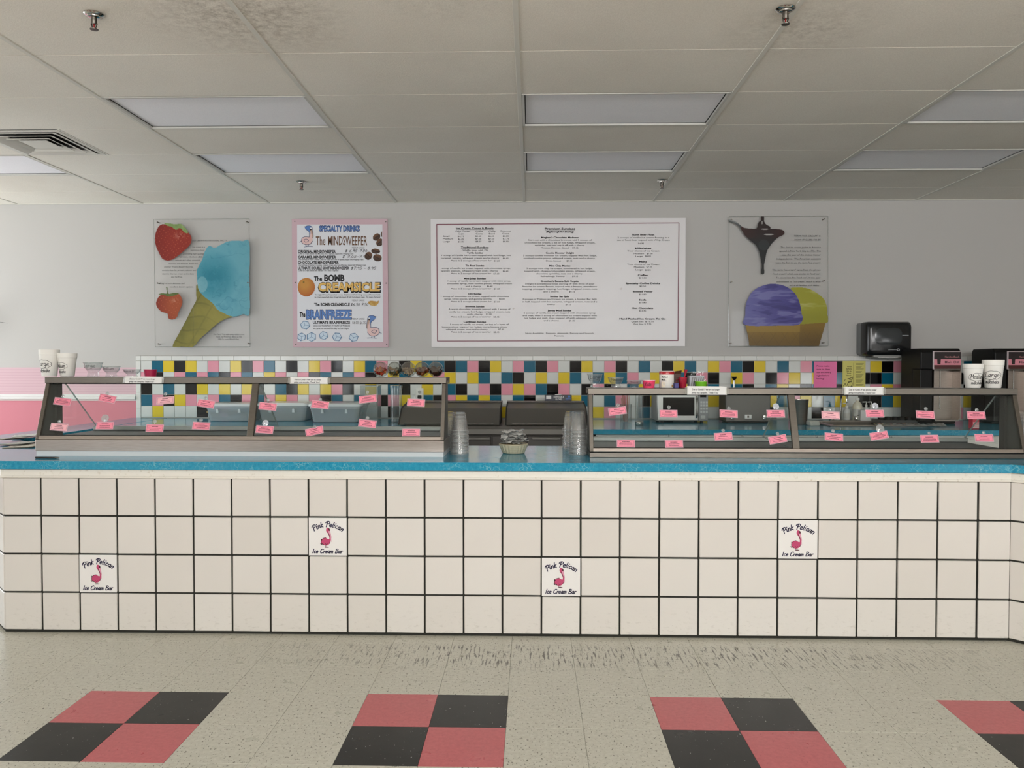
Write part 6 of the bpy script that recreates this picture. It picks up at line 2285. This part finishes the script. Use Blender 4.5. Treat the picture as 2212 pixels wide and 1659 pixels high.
def berry_col(cx, cy, R0, base, seed):
    def f(X, Y):
        d = np.hypot((X - cx) / R0, (Y - cy) / R0)
        c = mixa(base, (120, 24, 20), np.clip((d - .1) * .2 + (cx - X) / R0 * .35, 0, .8))
        sx, sy = np.sin(X / 7.5 + np.sin(Y / 15)), np.sin(Y / 8.5 + np.sin(X / 17))
        c = np.where(((sx * sy) > .82)[..., None], mixa(c, (226, 120, 84), np.full(X.shape, .55)), c)
        hl = np.hypot((X - cx - R0 * .35) / (R0 * .34), (Y - cy + R0 * .30) / (R0 * .22))
        return mixa(c, (238, 190, 176), np.clip(1.15 - hl, 0, 1) * .45 * (vnoise(X, Y, 18, seed) > .45))
    return f


b1 = [(130, 330), (150, 240), (200, 182), (290, 180), (380, 190), (460, 240), (520, 290), (540, 345), (520, 410), (470, 460), (400, 520), (330, 570), (270, 584), (210, 560), (175, 500), (140, 420)]
leaf1 = [(230, 165), (300, 170), (360, 180), (410, 172), (440, 190), (480, 230), (500, 275), (460, 270), (430, 235), (400, 220), (370, 240), (340, 225), (310, 205), (270, 195)]
b2 = [(142, 1065), (165, 1000), (210, 960), (290, 958), (360, 945), (410, 970), (438, 1040), (420, 1110), (395, 1160), (375, 1220), (335, 1244), (285, 1235), (270, 1180), (200, 1155), (160, 1115)]
leaf2 = [(168, 965), (210, 948), (262, 952), (255, 885), (268, 885), (280, 955), (340, 945), (400, 950), (350, 975), (280, 985), (230, 970)]
printed('cone_picture', t, (560, 330, 1200, 1552), 4.0, [(polymask(cone), cone_col), (polymask(scoop), scoop_col)], mA)
printed('cone_picture', t, (318, 1000, 560, 1552), 4.0, [(polymask(cone), cone_col)], mA)
printed('strawberry_picture', t, (120, 150, 560, 600), 4.0, [(polymask(b1), berry_col(330, 370, 210, (160, 50, 36), 5)), (polymask(leaf1), lambda X, Y: mixa((168, 190, 128), (120, 150, 84), vnoise(X, Y, 25, 8)))], mA)
printed('strawberry_picture', t, (130, 870, 450, 1256), 4.0, [(polymask(b2), berry_col(300, 1080, 150, (178, 84, 46), 6)), (polymask(leaf2, 3), lambda X, Y: mixa((112, 132, 70), (84, 104, 50), vnoise(X, Y, 25, 8)))], mA)
b = MB()
for s_, a, c_, y in (("ICE CREAM NUTRITIONAL FACTS", 550, 932, 360), ("Ice cream is a", 550, 690, 432), ("nutritious food,", 528, 686, 467), ("providing high-quality", 446, 676, 508), ("protein, riboflavin (B2),", 414, 662, 543),
                     ("calcium and other essential", 352, 632, 580), ("vitamins and minerals. Italian Ice,", 282, 614, 618), ("another frozen dessert favorite,", 232, 556, 655), ("contains less fat, protein, calcium and", 208, 590, 692),
                     ("vitamins than ice cream and is dairy", 208, 566, 732), ("and fat free.", 310, 436, 766), ("They're both delicious and", 182, 460, 840), ("excellent dessert options.", 294, 560, 878),
                     ("Fun Fact: The walk-away edible cone", 786, 1128, 1410), ("made its American debut at the", 814, 1100, 1437), ("1904 St. Louis World's Fair.", 836, 1074, 1465)):
    text(b, s_, a, c_, y + 9, 17, lambda u, v: mA(u, v) + Vector((0, -.0006, 0)), .0, .08)
b.build('lettering', M_ink, t)['kind'] = 'stuff'

mc = lambda u, v: P(1550 + u / 5.185, 450 + v / 5.185, Y1)
pz = mc(680, 1545)
t = thing('acrylic_poster', 'clear acrylic poster with purple and yellow scoops under a chocolate syrup spoon', 'poster', (pz.x, YB, pz.z), 'acrylic posters')
poster_pane(t, [(130, 92), (1238, 84), (1240, 1540), (122, 1545)], Y1, mc)
standoffs(t, [(155, 125), (1195, 120), (158, 822), (1192, 812), (150, 1512), (1188, 1505)], Y1, mc)
mC = lambda u, v: mc(u, v) + Vector((0, -.0008, 0))
purple = [(285, 1280), (310, 1200), (318, 1080), (370, 960), (450, 890), (560, 850), (660, 846), (760, 870), (850, 930), (905, 1010), (935, 1110), (945, 1180), (958, 1230), (930, 1290), (860, 1310), (700, 1312), (560, 1316), (420, 1318), (330, 1310)]
yellow = [(820, 900), (930, 885), (1030, 900), (1120, 950), (1190, 1010), (1225, 1090), (1232, 1180), (1222, 1280), (900, 1290), (860, 1050)]
cupp = [(312, 1310), (600, 1318), (900, 1300), (1215, 1276), (1190, 1370), (1160, 1470), (1140, 1538), (360, 1542), (345, 1440)]


def purple_col(X, Y):
    d = (X - 300) / 640
    c = mixa((118, 118, 190), (66, 58, 142), np.clip(d * 1.0, 0, 1))
    st = vnoise(X * .35 + 40 * np.sin(Y / 50), Y * 1.6, 60, 31)
    c = mixa(c, (146, 146, 206), np.clip((st - .56) * 5, 0, .65))
    return mixa(c, (52, 44, 122), np.clip((.40 - st) * 5, 0, .55))


def yellow_col(X, Y):
    st = vnoise(X * .35, Y * 1.5, 70, 41)
    c = mixa((178, 176, 46), (206, 204, 120), np.clip((st - .5) * 4, 0, .8) * (Y < 1130))
    return mixa(c, (156, 154, 30), np.clip((Y - 1100) / 200, 0, .6))


def cup_col(X, Y):
    c = mixa((164, 128, 36), (112, 84, 24), np.clip((Y - 1320) / 240, 0, .75) + .3 * (X > 920))
    w = (np.abs(np.sin((X + Y * .7) / 40)) < .1) | (np.abs(np.sin((X - Y * .7) / 40)) < .1)
    c = np.where((w & (Y > 1385))[..., None], c * .92, c)
    return mixa(c, (184, 150, 66), ((Y < 1385) & (X < 930)).astype(float) * .5)


def sauce_col(X, Y):
    c = mixa((44, 22, 20), (26, 28, 28), np.clip((Y - 270) / 150, 0, 1))
    c = mixa(c, (70, 24, 18), np.clip((np.abs(X - 520) - 60) / 220, 0, .7) * (Y < 330))
    hl = (np.hypot((X - 575) / 55, (Y - 292) / 9) < 1) | (np.hypot((X - 530) / 40, (Y - 232) / 7) < 1) | (np.hypot((X - 500) / 6, (Y - 160) / 20) < 1)
    c = np.where(hl[..., None], np.array((190, 186, 182.)), c)
    return mixa(c, (64, 72, 74), (np.hypot((X - 520) / 60, (Y - 410) / 60) < 1) * .5)


spoon = [(130, 120), (175, 128), (225, 160), (275, 205), (320, 222), (420, 228), (445, 215), (460, 160), (488, 130), (488, 93), (522, 93), (522, 140), (545, 180), (590, 205), (600, 228), (680, 232), (735, 245), (752, 272), (735, 298), (680, 325), (630, 370), (590, 420), (555, 480), (538, 560), (522, 640), (526, 720), (508, 738), (490, 722), (496, 640), (484, 560), (466, 480), (430, 410), (370, 360), (310, 305), (260, 230), (200, 175), (130, 150)]


def spoon_col(X, Y):
    c = sauce_col(X, Y)
    return np.where((X < 262)[..., None], mixa((196, 198, 196), (92, 96, 96), np.clip((Y - 118 - (X - 130) * .38) / 24, 0, 1)), c)


printed('scoop_picture', t, (280, 840, 1240, 1545), 4.0, [(polymask(yellow), yellow_col), (polymask(cupp, 1), cup_col), (polymask(purple), purple_col)], mC)
printed('syrup_picture', t, (128, 90, 760, 745), 3.4, [(polymask(spoon, 4), spoon_col)], mC)
b = MB()
for s_, a, c_, y in (('TERM "ICE CREAM" &', 855, 1154, 308), ('HOW IT CAME TO BE', 862, 1156, 352), ('The first ice cream parlor in America', 706, 1156, 436), ('opened in New York City in 1776.  This', 690, 1156, 478),
                     ("was the year of the United States'", 724, 1152, 521), ('Independence.  The American colonists', 660, 1156, 565), ('were the first to use the term "ice cream".', 648, 1156, 608),
                     ('This term "ice cream" came from the phrase', 612, 1154, 690), ('"iced cream" which was similar to "iced tea".', 620, 1154, 733), ('To sound less like "iced-tea", it was later', 654, 1154, 775),
                     ('abbreviated to "ice cream" which is what', 660, 1154, 820), ("we're all familiar with today...", 804, 1154, 862)):
    text(b, s_, a, c_, y + 9, 18, lambda u, v: mC(u, v) + Vector((0, -.0006, 0)), .0, .08)
b.build('lettering', M_ink, t)['kind'] = 'stuff'

# ================================================================== DRINKS POSTER
Y2 = YB - .018
md_ = lambda u, v: P(610 + u / 5.185, 450 + v / 5.185, Y2)
pz = md_(645, 1552)
t = thing('drinks_poster', 'pink-bordered specialty drinks poster with cartoon pelicans and an orange', 'poster', (pz.x, YB, pz.z))
q = [(105, 120), (1177, 116), (1188, 1555), (118, 1552)]
pts = [md_(*p) for p in q]
MB().hexa([Vector((p.x, Y2, p.z)) for p in pts][::-1], [Vector((p.x, YB - .0005, p.z)) for p in pts][::-1]).build('board', mat('poster_pink', (202, 172, 181), .5), t, bevel=.001)
def lay(k):
    return lambda u, v: md_(u, v) + Vector((0, -.0006 * k, 0))
b = MB()
flatpoly(b, [(165, 182), (1120, 180), (1130, 1494), (168, 1497)], lay(1), smooth=False)
b.build('print_sheet', mat('poster_white', (220, 221, 226), .4), t)
for (u, v) in ((138, 145), (1158, 150), (145, 832), (1162, 838), (150, 1522), (1168, 1523)):
    c = md_(u, v)
    MB().lathe([(0, 0), (.006, 0), (.005, .004), (0, .005)], (c.x, Y2 - .0002, c.z), 10, M=Matrix.Rotation(PI / 2, 3, 'X')).build('screw', M_steel_dark, t, smooth=40)
M_pblue = mat('print_blue', (84, 126, 190), .4)
M_pblued = mat('print_blue_dark', (34, 48, 96), .4)
M_pbrown = mat('print_brown', (104, 70, 46), .4)
M_pgold = mat('print_gold', (222, 178, 92), .4)
M_ppale = mat('print_pale_pink', (224, 190, 186), .4)
bk2, bl, bd, br, go = MB(), MB(), MB(), MB(), MB()
text(bd, 'SPECIALTY DRINKS', 412, 868, 256, 62, lay(2), .06)
text(bl, 'SPECIALTY DRINKS', 416, 864, 252, 54, lay(3), .02)
text(br, 'The', 375, 482, 410, 100, lay(2), .02)
text(br, 'MINDSWEEPER', 512, 950, 412, 106, lay(2), .02)
for yy_ in (441, 1031, 1238):
    text(bk2, 'MEDIUM', 780, 846, yy_ + 10, 20, lay(2))
    text(bk2, 'LARGE', 864, 920, yy_ + 10, 20, lay(2))
for s_, a, c_, y, cap in (('ORIGINAL MINDSWEEPER', 174, 598, 482, 30), ('CARAMEL MINDSWEEPER', 174, 602, 545, 30), ('CHOCOLATE MINDSWEEPER', 174, 632, 606, 30), ('ULTIMATE DOUBLE SHOT MINDSWEEPER', 174, 748, 669, 30),
                          ('The', 355, 445, 786, 52), ('BOMB', 468, 695, 778, 72), ('The BOMB CREAMSICLE', 356, 756, 1076, 32), ('The', 194, 258, 1187, 54), ('ULTIMATE BRAINFREEZE', 342, 758, 1277, 30)):
    text(bk2, s_, a, c_, y + cap / 2, cap, lay(2), .042)
for s_, a, c_, y in (('Coffee Ice Cream blended with Milk and a Shot of Espresso, topped with Whipping Cream', 180, 795, 508), ('One Full Pump of Warm Caramel, Coffee Ice Cream and a Shot of Espresso, topped with Whipping Cream', 180, 908, 573),
                     ("One Full Pump of Hershey's Chocolate, Coffee Ice Cream and a Shot of Espresso, topped with Whipping Cream", 180, 936, 636), ('Coffee Ice Cream blended with milk and TWO shots of Espresso', 180, 628, 697),
                     ('The original Orange Creamsicle is in a cup.  Delight yourself with 2 large scoops of Premium Vanilla', 362, 1098, 966), ('Ice Cream covered with Fanta Orange Soda topped off with fresh whipping cream.  This treat is The Bomb!', 362, 1098, 995),
                     ('Choose your Favorite Flavor of ITALIAN ICE, We blend it', 342, 758, 1314), ('with Sprite into a smooth Rich Silky Ice Cold Delight.', 342, 744, 1345)):
    text(bk2, s_, a, c_, y + 8, 16, lay(2), .012)
text(bk2, '$6.00', 784, 852, 1294, 30, lay(2))
text(bk2, '$6.75', 868, 932, 1296, 30, lay(2))
for s_, a, c_, y, cap in (('$ 6.95-7.80', 700, 950, 490, 26), ('$ 7.05-7.9', 668, 930, 554, 26), ('$7.95 - 8.95', 764, 1046, 684, 26), ('$6.50 7.50', 762, 962, 1092, 28)):
    handwrite(bk2, s_, a, c_, y, cap, 4.2, lay(2), .15)
text(bk2, 'CREAMSICLE', 396, 1104, 936, 106, lay(2), .08)
text(go, 'CREAMSICLE', 402, 1092, 925, 93, lay(3), .035)
text(bd, 'BRAINFREEZE', 264, 778, 1238, 102, lay(2), .07)
bl.build('blue_lettering', M_pblue, t)
bl = MB()
text(bl, 'BRAINFREEZE', 270, 772, 1233, 91, lay(3), .035)
bk2.build('black_lettering', M_ink, t)['kind'] = 'stuff'
bl.build('blue_lettering', M_pblue, t)
bd.build('lettering_outline', M_pblued, t)
br.build('brown_lettering', M_pbrown, t)
go.build('gold_lettering', M_pgold, t)
# two cartoon pelicans
def bird(ox, oy, sx, sc, nm):
    f = lambda u, v: lay(4)(ox + sx * u * sc, oy + v * sc)
    g = lambda u, v: lay(5)(ox + sx * u * sc, oy + v * sc)
    b = MB(); flatpoly(b, [(30, 140), (60, 125), (110, 128), (122, 105), (128, 70), (148, 90), (150, 130), (145, 175), (120, 205), (80, 212), (40, 200), (22, 170)], f); tri_build(b, 'pelican_body', M_ppale, t)
    b = MB(); flatpoly(b, [(62, 18), (85, 4), (120, 4), (140, 20), (138, 45), (120, 52), (124, 80), (120, 100), (112, 70), (92, 52), (72, 40)], g); tri_build(b, 'pelican_head', M_pblue, t)
    b = MB(); flatpoly(b, [(118, 42), (138, 40), (150, 80), (154, 120), (148, 135), (138, 100), (126, 70)], g); tri_build(b, 'pelican_beak', mat('print_beak', (186, 156, 140), .4), t)
    b = MB()
    h2 = lambda u, v: lay(6)(ox + sx * u * sc, oy + v * sc)
    for p in ([(30, 140), (60, 125), (112, 128)], [(20, 172), (42, 202), (82, 214), (122, 206), (148, 172)], [(0, 185), (22, 175), (30, 140)], [(50, 160), (80, 150), (105, 170), (70, 185), (50, 160)], [(70, 212), (78, 232)], [(100, 210), (104, 228)],
              [(62, 18), (85, 3), (122, 3), (142, 22), (152, 80), (156, 125), (148, 136)], [(72, 40), (98, 58), (112, 80), (112, 128)], [(55, 238), (100, 232), (150, 234)], [(58, 12), (75, 10)]):
        ribbon(b, p, 4.5, h2)
    b.build('pelican_outline', M_pblued, t)
    b = MB(); flatpoly(b, [(124, 22), (136, 22), (136, 36), (124, 36)], h2); b.build('pelican_eye', M_paper, t)


bird(190, 195, 1, 1.0, 'a')
bird(1112, 1200, -1, 1.08, 'b')
def orange_col(X, Y):
    d = np.hypot(X - 250, Y - 850) / 110
    return mixa(mixa((226, 160, 72), (198, 104, 40), np.clip(d - .35, 0, 1)), (150, 120, 50), np.hypot(X - 240, Y - 826) < 10)
printed('orange_picture', t, (168, 772, 375, 1000), 3.4, [(ell(270, 882, 97, 104), orange_col)], lay(3))
printed('orange_picture', t, (960, 1020, 1090, 1098), 3.4, [(polymask([(965, 1045), (1000, 1034), (1060, 1040), (1082, 1032), (1078, 1060), (1050, 1088), (1000, 1086), (972, 1068)]), lambda X, Y: mixa((232, 196, 110), (206, 148, 60), vnoise(X, Y, 20, 4)))], lay(3))
def bean(cx, cy, rx, ry, rot):
    def f(X, Y):
        c, s_ = math.cos(rot), math.sin(rot)
        u, v = (X - cx) * c + (Y - cy) * s_, -(X - cx) * s_ + (Y - cy) * c
        col = mixa((124, 84, 56), (66, 42, 28), np.clip(.5 + v / ry * .6, 0, 1))
        return np.where((np.abs(v - 5 * np.sin(u / rx * 2.5)) < 4)[..., None], np.array((44, 26, 18.)), col)
    return (ell(cx, cy, rx, ry, rot), f)
printed('coffee_bean_picture', t, (920, 255, 1120, 600), 3.4, [bean(1056, 320, 46, 36, -.7), bean(1092, 380, 46, 38, -.9), bean(1140, 290, 36, 44, 0), bean(1046, 478, 50, 28, .1), bean(966, 530, 40, 46, .5), bean(1066, 552, 50, 40, .25)], lay(3))
ib, ip = MB(), MB()
for (cx, cy, s_, ro) in ((255, 1308, 52, .2), (215, 1440, 48, -.4), (325, 1440, 54, .5), (462, 1425, 50, .3), (612, 1440, 52, .1), (798, 1445, 52, -.2)):
    hx_ = [(cx + s_ * math.cos(ro + k * PI / 3), cy + s_ * .92 * math.sin(ro + k * PI / 3)) for k in range(6)]
    hx_ = [(max(172, x), min(1490, y)) for x, y in hx_]
    flatpoly(ip, hx_, lay(3), smooth=False)
    for k in range(6):
        ribbon(ib, [hx_[k], hx_[(k + 1) % 6]], 5 if k % 2 else 8, lay(4))
    for k in (0, 2, 4):
        ribbon(ib, [(cx, cy), hx_[k]], 4, lay(4))
ip.build('ice_cube_picture', mat('print_ice', (196, 212, 226), .3), t)
ib.build('ice_cube_lines', mat('print_ice_line', (92, 130, 168), .4), t)

# plant tips just entering at the left
c = P(-78, 700, 3.28)
t = thing('wall_plant', 'dark spiky wall plant whose leaf tips enter at the left frame edge', 'plant', (c.x, 3.28, c.z - .10))
MB().lathe([(0, 0), (.05, 0), (.075, .09), (.068, .09), (.045, .01), (0, .01)], n=20).build('pot', mat('pot_dark', (60, 52, 46), .6), t, smooth=40, local=True)
MB().box(-.02, .02, .06, YB - 3.28, .04, .08).build('wall_hook', M_black, t, local=True)
M_leaf = mat('leaf_dark', (30, 42, 26), .5)
for k in range(16):
    a = k * 2.399
    L = .405 + .06 * ((k * 7) % 5) / 5 if math.cos(k * 2.399) > 0 else .15
    if math.sin(k * 2.399) > .35:
        continue
    ca, sa = math.cos(a), math.sin(a)
    up = .05 + .08 * ((k * 3) % 4) / 4
    ps = [Vector((ca * L * u * .95, sa * L * u * .55, .08 + up * math.sin(u * 2.4) )) for u in (0, .35, .7, 1)]
    sd = Vector((-sa, ca, 0))
    ws = (.006, .011, .008, .0005)
    vs = [p + sd * w_ for p, w_ in zip(ps, ws)] + [p - sd * w_ for p, w_ in zip(ps, ws)] + [p + Vector((0, 0, -.002)) for p in ps]
    MB().add(vs, [(0, 1, 9, 8), (1, 2, 10, 9), (2, 3, 11, 10), (8, 9, 5, 4), (9, 10, 6, 5), (10, 11, 7, 6)]).build('leaf', M_leaf, t, local=True)
